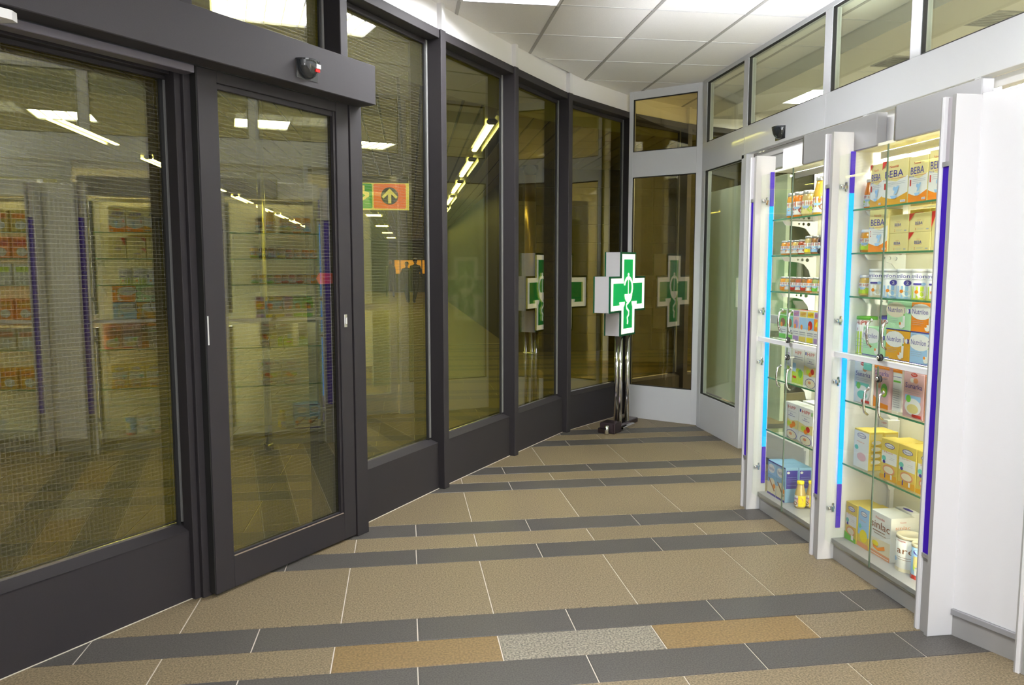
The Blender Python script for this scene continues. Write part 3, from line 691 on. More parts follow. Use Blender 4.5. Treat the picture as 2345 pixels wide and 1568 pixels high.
def hinge_mesh():
    q = MB(); q.lathe([(.011, 0), (.012, .004), (.010, .014)], n=12, m=CHROME); q.v = [(c - .022, -.006 + b, a) for a, b, c in q.v]
    q.box(-.010, .018, -.004, .0, -.007, .007, CHROME, .002); q.box(.002, .014, -.006, .0, -.022, .022, CHROME, .003); return q.mesh('hinge', CHROME)
HG = hinge_mesh()
def handle_mesh(s=1):
    pts = [(0, 0, .058)] + [(-.012 - .020 * sin(pi * (k + 1) / 10), -.016 * sin(pi * (k + 1) / 10), .058 - .116 * (k + 1) / 10) for k in range(9)] + [(0, 0, -.058)]
    q = MB(); q.tube(pts, .0052, 8, CHROME); q.lathe([(.008, 0), (.008, .003)], n=10); q.v[-20:] = [(c * -1, a, b + .056) for a, b, c in q.v[-20:]]
    return q.mesh('handle', CHROME)
HN = handle_mesh()
def lock_mesh():
    q = MB(); q.lathe([(.0155, 0), (.0155, .012), (.012, .014)], n=14, m=BLACK); q.v = [(-c, a, b) for a, b, c in q.v]
    o = len(q.v); q.lathe([(.008, .0), (.008, .003)], n=12, m=CHROME); q.v[o:] = [(-.0142 - c, a, b) for a, b, c in q.v[o:]]
    q.box(.0, .03, -.006, .006, -.004, .004, CHROME); return q.mesh('lock', BLACK)
LK = lock_mesh()
def cabinet(loc, rz, label, glass_side=False, wd=.702):
    t = empty('display_cabinet', loc, rz); tag(t, label, 'display cabinet', 'lit glass display cabinets')
    def p(nm, x0, x1, y0, y1, z0, z1, m, b=.001):
        q = MB(); q.box(x0, x1, y0, y1, z0, z1, None, b); return q.obj(nm, m, t)
    p('plinth', 0, .02, 0.001, wd - .001, .0, .083, GREYP); p('floor_board', -.012, .285, .001, wd - .001, .084, .105, GREYL)
    p('back_panel', .286, .296, .001, wd - .001, .105, 1.925, CREAM)
    p('top_board', .03, .285, .001, wd - .001, 1.926, 1.940, CREAM); p('top_fascia', .075, .085, .001, wd - .001, 1.941, 2.055, WPLAS)
    p('mid_rail', -.038, -.010, .001, wd - .001, .985, 1.008, WPLAS); p('mid_board', -.009, .284, .001, wd - .001, .990, 1.004, G_CLR)
    for yy in (.012, wd - .03): p('upright', .262, .284, yy, yy + .018, .106, 1.92, WPLAS if not glass_side else WPLAS)
    if glass_side: p('side_pane', .037, .284, wd - .004, wd - .0005, .106, 1.92, G_CLR)
    for z in Z5:
        s_ = p('shelf', .025, .260, .006, wd - .006, z - .008, z, G_CLR, 0)
        q = MB(); q.box(.0235, .025, .006, wd - .006, z - .008, z); q.obj('green_edge', G_EDGE, s_)
        for yy in (.05, wd - .06):
            o = link('shelf_bracket', BR, t); o.location = (.058, yy, z - .010)
    q = MB(); q.box(.005, .028, wd - .007, wd - .0005, .37, 1.74, None, .002); q.obj('neon_strip', CYAN, t)
    q = MB(); q.box(.005, .028, wd - .007, wd - .0005, .155, .369, None, .002); q.box(.005, .028, wd - .007, wd - .0005, 1.741, 1.929, None, .002); q.obj('neon_end', CYAN2, t)
    for a, b in ((.16, .95), (1.05, 1.89)):
        q = MB(); q.lathe([(.007, a), (.008, a + .01), (.008, b - .01), (.007, b)], .022, .013, 10); q.obj('lamp_tube', CABT, t)
        q = MB(); q.box(.0, .003, .001, .030, a, b); q.obj('added_lamp_shield', GREY, t)  # strip added to keep the bright tube out of the mirroring panes
    q = MB(); q.lathe([(.010, -.30), (.012, -.29), (.012, .29), (.010, .30)], n=10); q.v = [(a + .13, c + wd / 2, b + 2.008) for a, b, c in q.v]; q.obj('added_uplight', UPT, t); p('added_uplight_shield', .168, .172, .01, wd - .01, 1.941, 2.068, WPLAS)  # added ceiling uplight; its added shield keeps the light off the beam
    for zt in (1.917, .978):
        q = MB(); q.lathe([(.005, -.30), (.006, -.29), (.006, .29), (.005, .30)], n=8); q.v = [(a + .155, c + wd / 2, b + zt) for a, b, c in q.v]; q.obj('added_wash_tube', CABT2, t); p('added_tube_valance', .135, .138, .03, wd - .03, zt - .024, zt + .008, WPLAS)  # added tubes washing the back wall with light, hidden by added valances
    mid = wd / 2
    for zz, (z0, z1), hz, lz, hs_ in (('upper', (1.012, 1.908), 1.118, 1.022, (1.152, 1.768)), ('lower', (.099, .982), .822, .932, (.255, .865))):
        for k, (a, b) in enumerate(((.002, mid - .002), (mid + .001, wd - .002))):
            d = p('glass_door', -.048, -.043, a, b, z0, z1, G_CLR, 0)
            q = MB(); q.box(-.0482, -.0428, (b - .0008 if k == 0 else a), (b if k == 0 else a + .0008), z0, z1); q.obj('door_edge', G_SEAM, d)
            o = link('handle', HN, d); o.location = (-.048, mid + (.055 if k else -.050), hz)
            if k == 0: o = link('lock', LK, d); o.location = (-.047, mid - .02, lz)
            for hzz in hs_:
                o = link('hinge', HG, d)
                if k: o.location = (-.02, wd - .001, hzz)
                else: o.location = (-.02, .001, hzz); o.scale = (1, -1, 1)
    return t
PX = 2.045
divider((PX, 4.113, 0), 0, 'divider column at the far end, left of the far cabinet', deep=False)
divider((PX, 3.337, 0), 0, 'divider column between the far and the middle cabinet')
divider((PX, 2.552, 0), 0, 'divider column between the middle cabinet and the plain white board')
th4 = radians(21.5)
d4 = Vector((2.089, 2.275)) - Vector((-.08 * cos(th4) - .076 * sin(th4) * 1, -.08 * sin(th4) + .076 * cos(th4)))
divider((d4.x, d4.y, 0), th4, 'grey edged divider column at the right edge of the photo')
cabinet((PX, 3.414, 0), 0, 'far glass display cabinet with jars and bottles on its upper shelves', True, .699)
cabinet((PX, 2.629, 0), 0, 'middle glass display cabinet full of yellow and orange boxes', False, .7065)
c4 = Vector((d4.x, d4.y)) + Vector((.703 * sin(th4), -.703 * cos(th4)))
cabinet((c4.x, c4.y, 0), th4, 'nearest angled display cabinet right of the frame, seen only mirrored in the glass', False, .702)
divider((c4.x + .077 * sin(th4), c4.y - .077 * cos(th4), 0), th4, 'divider column beside the camera, seen only mirrored in the glass')
# plain white board of the angled unit
a0 = Vector((2.067, 2.5515)); a1 = Vector((2.163, 2.305)); dd = a1 - a0
wp = empty('white_panel', (a0.x, a0.y, 0), atan2(dd.y, dd.x)); tag(wp, 'plain white upright board on a grey plinth at the right edge', 'panel')
q = MB(); q.box(0, dd.length, .0, .018, .106, 2.02, None, .001); q.obj('board', WPLAS, wp)
q = MB(); q.box(-.003, dd.length, -.010, .02, .084, .1055, None, .001); q.obj('ledge', GREYL, wp)
q = MB(); q.box(0, dd.length, .0, .018, 0, .0835); q.obj('plinth', GREYP, wp)
# grey canopy boxes over the dividers
for yy0, yy1, lb in ((2.555, 3.05, 'grey metal canopy box above the middle cabinet and the divider right of it'), (3.17, 3.80, 'grey metal canopy box above the far cabinet')):
    t = empty('canopy_box', (2.065, yy0, 1.93)); tag(t, lb, 'canopy')
    for a, b in ((0, yy1 - yy0 - .012),):
        q = MB(); q.box(0, .05, a, b, .0, .145, None, .003); q.obj('front_plate', GREY, t)
    q = MB(); q.box(-.001, .05, yy1 - yy0 - .012, yy1 - yy0, -.001, .146, None, .004); q.obj('edge_profile', STEEL, t)

# ------------------------------------------------------------------ goods
K = {}
def k(name, c, **kw): K[name] = mat('print_' + name, tuple(x ** 1.35 for x in c), kw.pop('rough', .45), **kw); return K[name]
k('yellow', (.80, .66, .20)); k('pale', (.86, .78, .42)); k('straw', (.80, .72, .38)); k('white', (.86, .86, .84)); k('blue', (.10, .08, .42)); k('red', (.62, .05, .03)); k('orange', (.88, .36, .03)); k('amber', (.80, .48, .05))
k('lblue', (.36, .58, .78)); k('teal', (.25, .66, .58)); k('mint', (.55, .82, .55)); k('green', (.25, .60, .12)); k('lime', (.62, .78, .10)); k('pink', (.80, .56, .58)); k('lilac', (.50, .36, .62)); k('brown', (.36, .16, .06)); k('grey', (.45, .47, .52)); k('black', (.04, .04, .05)); k('cream', (.84, .78, .62)); k('salmon', (.80, .42, .25)); k('sky', (.45, .66, .88)); k('vyellow', (.90, .78, .05))
CONT = {n: mat('content_' + n, c, .25, coat=.8) for n, c in dict(carrot=(.72, .20, .01), orange=(.78, .32, .02), beige=(.52, .38, .14), brown=(.30, .13, .03), apple=(.60, .36, .03), dark=(.06, .03, .03), banana=(.72, .48, .12), green=(.32, .36, .10), red=(.45, .08, .02)).items()}
JG = glass('jar_glass', (.96, .97, .93), 1.45)

def prints(mb, spec, fmap):
    for n, s in enumerate(spec):
        e = .0004 + .0003 * n
        if s[0] == 't':
            _, tx, cx, cz_, wf_, hf, m = s; vs, fs, asp = text2d(tx)
            mb.add([fmap(cx + (u - .5) * wf_, cz_ + (v - .5) * hf, e) for u, v in vs], fs, K[m])
        else:
            if s[0] == 'r': _, x0, x1, z0, z1, m = s; P = [(x0, z0), (x1, z0), (x1, z1), (x0, z1)]; 
            elif s[0] == 'e': _, cx, cz_, rx, rz_, m = s; P = circ(cx, cz_, rx, 16, rz_)
            else: _, P, m = s
            if s[0] == 'r' and fmap.curved:
                ns = 8
                for i in range(ns):
                    xa = x0 + (x1 - x0) * i / ns; xb = x0 + (x1 - x0) * (i + 1) / ns
                    mb.add([fmap(xa, z0, e), fmap(xb, z0, e), fmap(xb, z1, e), fmap(xa, z1, e)], [(0, 1, 2, 3)], K[m])
            else:
                mb.add([fmap(a, b, e) for a, b in P], [tuple(range(len(P)))], K[m])
class F:
    curved = False
    def __init__(s, fn, c=False): s.fn = fn; s.curved = c
    def __call__(s, a, b, e): return s.fn(a, b, e)

def carton(label, grp, X, yl, yr, z, h, dp, body, front, side=None, rot=0.0, top=None, name='carton', cat='box', side_l=None):
    wd = yl - yr
    q = MB(); q.box(0, wd, 0, dp, 0, h, None, .0012); o = q.obj(name, K[body]); o.location = (X, yl, z); o.rotation_euler = (0, 0, -pi / 2 + radians(rot))
    tag(o, label, cat, grp)
    q = MB(); prints(q, front, F(lambda a, b, e: (a * wd, -e, b * h))); q.obj('front_print', None, o)
    if side:
        q = MB(); prints(q, side, F(lambda a, b, e: (wd + e, a * dp, b * h))); q.obj('side_print', None, o)
    if top:
        q = MB(); prints(q, top, F(lambda a, b, e: (a * wd, b * dp, h + e))); q.obj('top_print', None, o)
    return o
def jar(label, grp, x, yc, z, r, h, cont, lidm, spec, kind='jar', face=215, name=None):
    t = empty(name or ('glass_bottle' if kind == 'bottle' else 'glass_jar'), (x, yc, z)); tag(t, label, 'bottle' if kind == 'bottle' else 'jar', grp)
    if kind == 'jar': prof = [(r * .9, .001), (r, .006), (r, h * .72), (r * .86, h * .84), (r * .80, h * .88)]; lz = h * .86; lr = r * .88
    else: prof = [(r * .9, .001), (r, .006), (r, h * .50), (r * .90, h * .60), (r * .62, h * .82), (r * .55, h * .90)]; lz = h * .89; lr = r * .66
    q = MB(); q.lathe(prof, n=18); q.obj('filled_glass', CONT[cont], t)
    if kind == 'bottle' or kind == 'jar':
        q = MB(); z1 = prof[-1][1]; rr = prof[-1][0]; q.lathe([(rr * 1.0, z1 + .0002), (rr, lz + .001)], n=18); q.obj('neck', JG, t)
    q = MB(); q.lathe([(lr, lz + .0012), (lr * 1.02, lz + .004), (lr * 1.02, h - .003), (lr * .94, h)], n=18); q.obj('lid', lidm, t)
    a0 = radians(face); span = radians(250); l0, l1 = (.12, .62) if kind == 'jar' else (.08, .48)
    f = F(lambda a, b, e: ((r + e + .0004) * cos(a0 + (a - .5) * span), (r + e + .0004) * sin(a0 + (a - .5) * span), h * (l0 + (l1 - l0) * b)), True)
    q = MB(); prints(q, [('r', 0, 1, 0, 1, 'white')] + spec, f); q.obj('paper_label', None, t)
    return t
def can(label, grp, x, yc, z, r, h, bodym, lidm, spec, face=215):
    t = empty('tin_can', (x, yc, z)); tag(t, label, 'tin', grp)
    q = MB(); q.lathe([(r * .97, .0), (r, .004), (r, h - .014)], n=24); q.obj('can_body', K[bodym], t)
    q = MB(); q.lathe([(r * 1.03, h - .0138), (r * 1.03, h - .003), (r * 1.0, h), (r * .9, h), (r * .88, h - .003)], n=24); q.obj('plastic_lid', lidm, t)
    a0 = radians(face); span = radians(200)
    f = F(lambda a, b, e: ((r + e + .0002) * cos(a0 + (a - .5) * span), (r + e + .0002) * sin(a0 + (a - .5) * span), h * b), True)
    q = MB(); prints(q, spec, f); q.obj('printed_wrap', None, t)
    return t
def bird(cx, cz_, s):
    return [('p', [(cx - .18 * s, cz_ - .10 * s), (cx + .14 * s, cz_ - .10 * s), (cx + .06 * s, cz_ - .17 * s), (cx - .10 * s, cz_ - .17 * s)], 'sky'), ('p', [(cx - .02 * s, cz_ - .08 * s), (cx + .10 * s, cz_ - .05 * s), (cx + .22 * s, cz_ + .14 * s), (cx + .05 * s, cz_ + .10 * s)], 'sky'),
            ('e', cx, cz_ + .07 * s, .06 * s, .05 * s, 'sky')]
def beba(no, lower, sub='START', corner=True):
    L = [('p', [(0, 0), (1, 0), (1, .62), (.55, .52), (0, .60)], 'white'), ('p', [(0, 0), (1, 0), (1, .26), (.6, .16), (.35, .15), (0, .22)], lower), ('t', 'Nestlé', .45, .86, .36, .055, 'red'), ('t', 'BEBA', .46, .70, .72, .15, 'blue'),
         ('t', sub, .16, .575, .26, .035, 'blue'), ('r', .34, .92, .585, .597, 'salmon'), ('t', no, .12, .44, .07, .14, 'red'), ('r', .24, .92, .50, .507, 'grey'), ('r', .24, .92, .46, .467, 'grey'), ('r', .24, .66, .42, .427, 'grey'), ('r', .76, .96, .05, .10, 'white'), ('t', 'Nestlé', .86, .075, .16, .025, 'blue')]
    if corner: L.append(('p', [(0, 1), (.2, 1), (0, .82)], 'red'))
    return L + bird(.52, .30, .9)
def beba_s(red=False):
    L = [('t', 'Nestlé', .45, .62, .16, .045, 'red'), ('t', 'BEBA', .45, .46, .34, .16, 'blue'), ('r', .28, .62, .33, .345, 'salmon'), ('t', '2', .30, .15, .05, .12, 'red'), ('r', .38, .70, .17, .18, 'grey'), ('r', .38, .66, .12, .13, 'grey'), ('r', .80, .92, .10, .16, 'grey')]
    if red: L.append(('p', [(0, 1), (.26, 1), (0, .58)], 'red'))
    return L
def nutri(no, top='white', low='orange'):
    return [('e', .38, .70, .42, .27, top), ('t', 'Nutrilon ' + no, .40, .70, .72, .17, 'blue'), ('r', .05, .25, .93, .945, 'grey'), ('r', .05, .5, .38, .39, 'grey'), ('r', .05, .5, .32, .33, 'grey'), ('r', .05, .42, .26, .27, 'grey'), ('r', 0, 1, 0, .03, 'blue'),
            ('r', .70, .79, .12, .52, 'white'), ('p', [(.72, .52), (.77, .52), (.755, .60), (.735, .60)], 'green'), ('e', .66, .18, .10, .11, 'white'), ('e', .60, .24, .04, .05, 'orange'), ('r', .90, 1, .62, .76, 'blue'), ('e', .90, .69, .05, .08, 'white')]
def cereal(tt, bowl='salmon'):
    return [('r', .05, .95, .40, .70, 'white'), ('e', .5, .85, .30, .065, 'blue'), ('e', .5, .85, .27, .052, 'white'), ('t', 'Nestlé', .5, .85, .44, .05, 'blue'), ('t', tt, .45, .68, .5, .04, 'salmon'), ('e', .20, .52, .13, .06, 'teal'), ('e', .22, .43, .08, .04, 'blue'), ('e', .52, .26, .36, .12, 'salmon'), ('e', .52, .26, .29, .085, 'cream'),
            ('r', .55, .85, .57, .575, 'grey'), ('r', .55, .85, .53, .535, 'grey'), ('p', [(0, 0), (1, 0), (1, .16), (0, .10)], 'amber'), ('r', .30, .36, .04, .16, 'blue'), ('r', .66, .76, .05, .16, 'white')]
HIPJ = [('t', 'HiPP', .30, .80, .30, .22, 'red'), ('t', 'HiPP', .68, .80, .30, .22, 'red')]
def hjar(a, b): return HIPJ + [('r', 0, 1, 0, .34, a), ('e', .30, .35, .10, .2, b), ('e', .66, .35, .10, .2, b), ('r', .40, .60, .44, .60, 'sky')]
def hippbox(a, b):
    return [('t', 'HiPP', .50, .87, .56, .09, 'red'), ('r', .06, .16, .84, .92, 'blue'), ('r', .2, .8, .75, .757, 'grey'), ('t', 'Bio', .5, .69, .2, .04, 'blue'), ('r', .25, .75, .63, .64, 'blue'), ('p', [(0, .30), (1, .30), (1, .56), (.5, .50), (0, .56)], a), ('e', .35, .40, .16, .07, 'lime'), ('e', .68, .42, .14, .08, b), ('e', .52, .34, .12, .06, 'orange'),
            ('e', .55, .10, .40, .13, 'blue'), ('e', .55, .10, .37, .115, 'cream'), ('e', .5, .12, .12, .04, 'salmon')]
def gbox(a, b, c_):
    return [('r', .06, .94, .80, .97, a), ('t', 'HiPP', .5, .885, .7, .10, 'red'), ('r', 0, 1, .42, .78, b), ('e', .5, .56, .32, .14, c_), ('e', .34, .48, .16, .08, 'orange'), ('r', .08, .92, .30, .33, 'grey'), ('r', .08, .92, .24, .26, 'grey'), ('r', .05, .95, .03, .18, a)]
def sunarka(a, b, pl):
    return [('t', 'Sunarka', .5, .68, .82, .11, 'blue'), ('e', .5, .92, .16, .045, 'red'), ('t', 'Hero', .5, .92, .2, .03, 'white'), ('e', .42, .80, .10, .05, 'white'), ('e', .60, .80, .12, .055, 'salmon'), ('r', .1, .9, .57, .575, 'grey'), ('r', .1, .85, .53, .535, 'grey'), ('r', .12, .88, .36, .48, b), ('e', .52, .24, .40, .18, 'white'), ('e', .52, .20, .28, .10, pl), ('e', .30, .40, .12, .08, 'green'), ('r', .5, .95, .03, .09, 'red')]
WL = WPLAS; YL = K['vyellow']; SILV = mat('lid_silver', (.7, .7, .68), .3, .8); GOLD = mat('lid_gold', (.75, .6, .35), .3, .8)
S6, S5, S4, S3, S2, S1, S0 = 1.6655, 1.4675, 1.2685, 1.0045, .7785, .4755, .1055

# --- middle cabinet
g = 'goods on the top shelf of the middle cabinet'
jar('orange juice bottle at the left end of the top shelf, middle cabinet', g, 2.135, 3.308, S6, .022, .135, 'carrot', WL, hjar('white', 'lime'), 'bottle')
jar('second orange juice bottle on the top shelf, middle cabinet', g, 2.165, 3.255 + .045, S6, .001 + .0245, .132, 'carrot', GOLD, hjar('lime', 'lime'), 'bottle').location.x = 2.20
carton('narrow yellow BEBA START carton left of the wide one', g, 2.112, 3.268, 3.172, S6, .192, .10, 'pale', beba('1', 'amber'), rot=-2)
carton('wide yellow BEBA START carton in the middle of the top shelf', g, 2.100, 3.161, 2.990, S6, .192, .10, 'pale', beba('1', 'amber'))
carton('yellow BEBA PLUS carton right of the wide one', g, 2.100, 2.984, 2.868, S6, .187, .10, 'pale', beba('1', 'orange', 'PLUS', False))
carton('yellow BEBA carton half hidden at the right end of the top shelf', g, 2.100, 2.862, 2.752, S6, .197, .10, 'pale', beba('1', 'orange', 'PLUS', False))
g = 'goods on the second shelf of the middle cabinet'
jar('yellow food jar at the left end of the second shelf, middle cabinet', g, 2.130, 3.300, S5, .031, .105, 'orange', WL, hjar('lime', 'lime'))
jar('food jar behind the yellow one on the second shelf, middle cabinet', g, 2.205, 3.286, S5, .029, .098, 'banana', GOLD, hjar('lime', 'green'))
carton('tall BEBA 2 carton with a blank yellow side on the second shelf', g, 2.100, 3.246, 3.128, S5, .188, .075, 'pale', beba('2', 'orange', ' ii '.strip() and 'PLUS', False), rot=6)
pr = [(3.128, 2.999, 'left', False), (2.994, 2.860, 'right', True)]
for i, (a, b, nm, rd) in enumerate(pr):
    carton('small square yellow BEBA carton, lower %s of the block of four' % nm, g, 2.12, a, b, S5, .0785, .08, 'straw', beba_s(rd))
    carton('small square yellow BEBA carton, upper %s of the block of four' % nm, g, 2.12, a, b, S5 + .0790, .078, .08, 'straw', beba_s(rd))
    carton('yellow carton standing behind the %s small BEBA cartons' % nm, g, 2.215, a, b, S5, .182, .04, 'yellow', [('r', .25, .7, .90, .93, 'red')])
carton('red cornered carton at the right end of the second shelf', g, 2.12, 2.855, 2.735, S5, .157, .08, 'straw', beba_s(True))
g = 'goods on the third shelf of the middle cabinet'
jar('left yellow jar on the third shelf of the middle cabinet', g, 2.13, 3.306, S4, .024, .096, 'banana', WL, hjar('lime', 'lime'))
jar('right yellow jar on the third shelf, touching the white tins', g, 2.19, 3.300, S4, .025, .096, 'orange', WL, hjar('lime', 'orange'))
def ntin(no, low, dot):
    L = [('r', 0, 1, 0, .42, low), ('t', 'Nutrilon ' + no, .46, .76, .74, .13, 'blue'), ('r', .3, .7, .70 - .06, .655, 'grey'), ('e', .62, .16, .12, .10, 'white'), ('r', .70, .78, .12, .42, 'white'), ('e', .50, .24, .05, .06, 'orange')]
    L += [('e', .64, .52, .09, .10, 'blue'), ('t', '2', .64, .52, .06, .10, 'white')] if dot else [('r', .40, .62, .47, .53, 'blue'), ('e', .66, .50, .05, .05, 'sky')]
    return L
tins = [(3.236, 'first white tin from the left with a pale label, third shelf', '1', 'cream', False), (3.130, 'second white tin from the left with a blue 2 disc', '2', 'sky', True), (3.035, 'third white tin from the left with a blue 2 disc', '2', 'sky', True),
        (2.938, 'fourth white tin from the left with a yellow green foot', '1', 'lime', False), (2.842, 'fifth white tin, partly hidden by the divider column', '1', 'lime', False)]
for yc, lb, no, low, dot in tins: can(lb, g, 2.160, yc, S4, .0465, .125, 'white', WL, ntin(no, low, dot), 200)
g = 'goods above the middle rail of the middle cabinet'
def hcan(): return [('r', 0, 1, .0, .60, 'lime'), ('t', 'HiPP', .5, .84, .42, .11, 'red'), ('t', '3', .36, .66, .05, .07, 'red'), ('r', .3, .8, .4, .41, 'grey'), ('r', .3, .8, .3, .31, 'grey'), ('r', .3, .8, .2, .21, 'grey')]
can('white and lime HiPP tin at the left, standing on the middle rail board', g, 2.135, 3.283, S3, .044, .170, 'white', K['green'], hcan(), 205)
can('white HiPP tin with blue lid behind the mint green carton', g, 2.235, 3.262, S3, .044, .172, 'white', K['blue'], hcan(), 205)
carton('mint green Nutrilon 1 carton in the lower row, behind the left handle', g, 2.090, 3.240, 3.076, S3, .128, .09, 'mint', nutri('1', 'white'))
carton('orange Nutrilon 1 carton in the lower row', g, 2.090, 3.071, 2.914, S3, .128, .09, 'amber', nutri('1', 'white'))
carton('light blue Nutrilon 2 carton in the lower row', g, 2.090, 2.910, 2.752, S3, .128, .09, 'sky', nutri('2', 'white'))
carton('pale green Nutrilon 1 carton stacked on the orange one', g, 2.090, 3.072, 2.914, S3 + .130, .122, .09, 'mint', nutri('1', 'cream'))
carton('orange Nutrilon 1 carton stacked on the light blue one', g, 2.090, 2.911, 2.752, S3 + .130, .122, .09, 'orange', nutri('1', 'white'))
g = 'goods just below the middle rail of the middle cabinet'
carton('slim lime and white carton at the far left below the middle rail', g, 2.16, 3.326, 3.300, S2, .195, .09, 'white', [('r', 0, 1, 0, .6, 'lime')])
carton('white and teal Sunarka carton below the middle rail', g, 2.092, 3.297, 3.162, S2, .197, .05, 'white', sunarka('teal', 'teal', 'teal') + [('r', .55, 1, .8, 1, 'teal')])
carton('orange footed Sunarka carton behind the right handle', g, 2.102, 3.158, 3.052, S2, .194, .055, 'pink', [('t', 'Sunarka', .5, .80, .9, .11, 'blue'), ('r', .15, .45, .45, .62, 'salmon'), ('e', .70, .42, .22, .16, 'green'), ('e', .68, .38, .14, .10, 'lime'), ('p', [(0, 0), (1, 0), (1, .10), (.5, .12), (0, .26)], 'orange'), ('r', 0, 1, .90, 1, 'orange')])
carton('narrow white backed Sunarka carton turned to show its side', g, 2.115, 3.046, 2.985, S2, .192, .11, 'white', [('r', 0, 1, .88, 1, 'orange'), ('r', 0, 1, .78, .79, 'blue'), ('r', .1, .9, .66, .70, 'green')] + [('r', .15, .85, .10 + .05 * i, .11 + .05 * i, 'grey') for i in range(9)])
carton('orange and white Sunarka carton standing back between two others', g, 2.170, 2.983, 2.890, S2, .190, .055, 'cream', [('t', 'Sunarka', .5, .78, .9, .11, 'blue'), ('p', [(0, 0), (1, 0), (1, .10), (0, .30)], 'orange'), ('r', 0, 1, .9, 1, 'orange'), ('r', .1, .45, .48, .56, 'brown')])
carton('pink Sunarka carton with a white plate, right below the middle rail', g, 2.088, 2.934, 2.806, S2, .196, .055, 'pink', sunarka('pink', 'sky', 'straw'))
carton('orange carton at the right end below the middle rail', g, 2.088, 2.802, 2.68, S2, .190, .055, 'salmon', sunarka('salmon', 'orange', 'straw'))
g = 'goods on the lowest glass shelf of the middle cabinet'
carton('tall white and lime HiPP carton at the left of the lowest glass shelf', g, 2.245, 3.326, 3.252, S1, .212, .06, 'white', [('r', 0, 1, 0, .52, 'lime'), ('t', 'HiPP', .6, .92, .5, .04, 'red'), ('r', .2, .9, .84, .845, 'grey')])
sd = [('r', .08, .92, .80, .95, 'straw')] + [('e', .5, .22 + .17 * i, .34, .055, 'white') for i in range(4)] + [('r', .14, .86, .13 + .17 * i, .14 + .17 * i, 'brown') for i in range(4)]
carton('front carton of the two white faced cereal cartons on the lowest glass shelf', g, 2.095, 3.280, 3.165, S1, .178, .07, 'yellow', [('r', 0, 1, 0, .96, 'white')] + cereal('Mleko')[1:6] + [('e', .55, .30, .30, .11, 'pink')], side=sd)
carton('rear carton of the two white faced cereal cartons on the lowest glass shelf', g, 2.168, 3.280, 3.165, S1, .176, .07, 'yellow', [('r', 0, 1, 0, .9, 'white')], side=sd)
for i, (a, lb, tt) in enumerate(((3.070, 'first yellow cereal carton with a blue oval on the lowest glass shelf', 'Musli'), (2.950, 'second yellow cereal carton with a blue oval on the lowest glass shelf', 'Sedm'), (2.830, 'third yellow cereal carton with a blue oval, cut by the divider', 'Kase'))):
    carton(lb, g, 2.092, a, a - .115, S1, .178, .065, 'yellow', cereal(tt))
    carton(['left', 'middle', 'right'][i] + ' yellow cereal carton of the hidden back row, lowest glass shelf', g, 2.160, a - .006, a - .119, S1, .175, .065, 'yellow', cereal(tt))
g = 'goods on the floor board of the middle cabinet'
carton('yellow and green cereal carton at the left of the floor board', g, 2.100, 3.330, 3.238, S0, .182, .12, 'yellow', cereal('Ryze')[:-3] + [('p', [(0, 0), (1, 0), (1, .10), (0, .20)], 'green'), ('r', .6, .8, .05, .18, 'white')])
carton('light blue and yellow cereal carton left of the sinlac carton', g, 2.104, 3.234, 3.150, S0, .186, .12, 'yellow', [('r', 0, 1, .3, 1, 'sky')] + cereal('Ovoce')[1:6] + [('e', .55, .30, .35, .16, 'vyellow'), ('r', 0, 1, 0, .12, 'salmon')])
carton('large white sinlac carton with an orange foot', g, 2.108, 3.146, 3.000, S0, .200, .115, 'white',
       [('p', [(0, 0), (1, 0), (1, .42), (0, .38)], 'cream'), ('r', 0, 1, 0, .10, 'salmon'), ('r', .05, .95, .03, .045, 'white'), ('t', 'Nestlé', .48, .88, .44, .055, 'red'), ('t', 'sinlac', .5, .72, .92, .17, 'brown'), ('r', .15, .75, .57, .585, 'brown'), ('r', .2, .8, .51, .52, 'brown'), ('p', [(.15, .28), (.40, .19), (.75, .30), (.78, .22), (.45, .13), (.2, .17)], 'orange'), ('e', .3, .28, .16, .06, 'vyellow')],
       side=[('t', 'Nestlé', .5, .90, .25, .03, 'red'), ('t', 'sinlac', .5, .78, .62, .08, 'salmon'), ('p', [(.25, .62), (.7, .60), (.78, .70), (.4, .66)], 'orange'), ('r', .2, .8, .52, .53, 'grey')])
carton('white carton with a blue oval standing behind the sinlac carton', g, 2.232, 3.150, 3.040, S0, .203, .045, 'white', [('e', .5, .9, .3, .05, 'blue')], top=[('e', .5, .5, .3, .25, 'blue')])
can('wide white tin with a cream lid reading aré, on the floor board', g, 2.146, 2.925, S0, .052, .155, 'white', K['cream'], [('t', 'Nestlé', .40, .86, .22, .05, 'red'), ('t', 'aré', .5, .60, .42, .18, 'brown'), ('r', .3, .8, .40, .41, 'brown'), ('r', .3, .8, .34, .35, 'brown'), ('e', .24, .32, .06, .07, 'sky'), ('r', 0, 1, .0, .10, 'cream')], 215)
can('small blue and orange tin beside the divider on the floor board', g, 2.135, 2.832, S0, .038, .150, 'sky', K['cream'], [('r', 0, 1, 0, .12, 'red'), ('e', .5, .78, .22, .08, 'blue'), ('r', .3, .7, .35, .66, 'straw'), ('e', .5, .35, .2, .16, 'lime'), ('r', .36, .62, .14, .32, 'white')], 225)

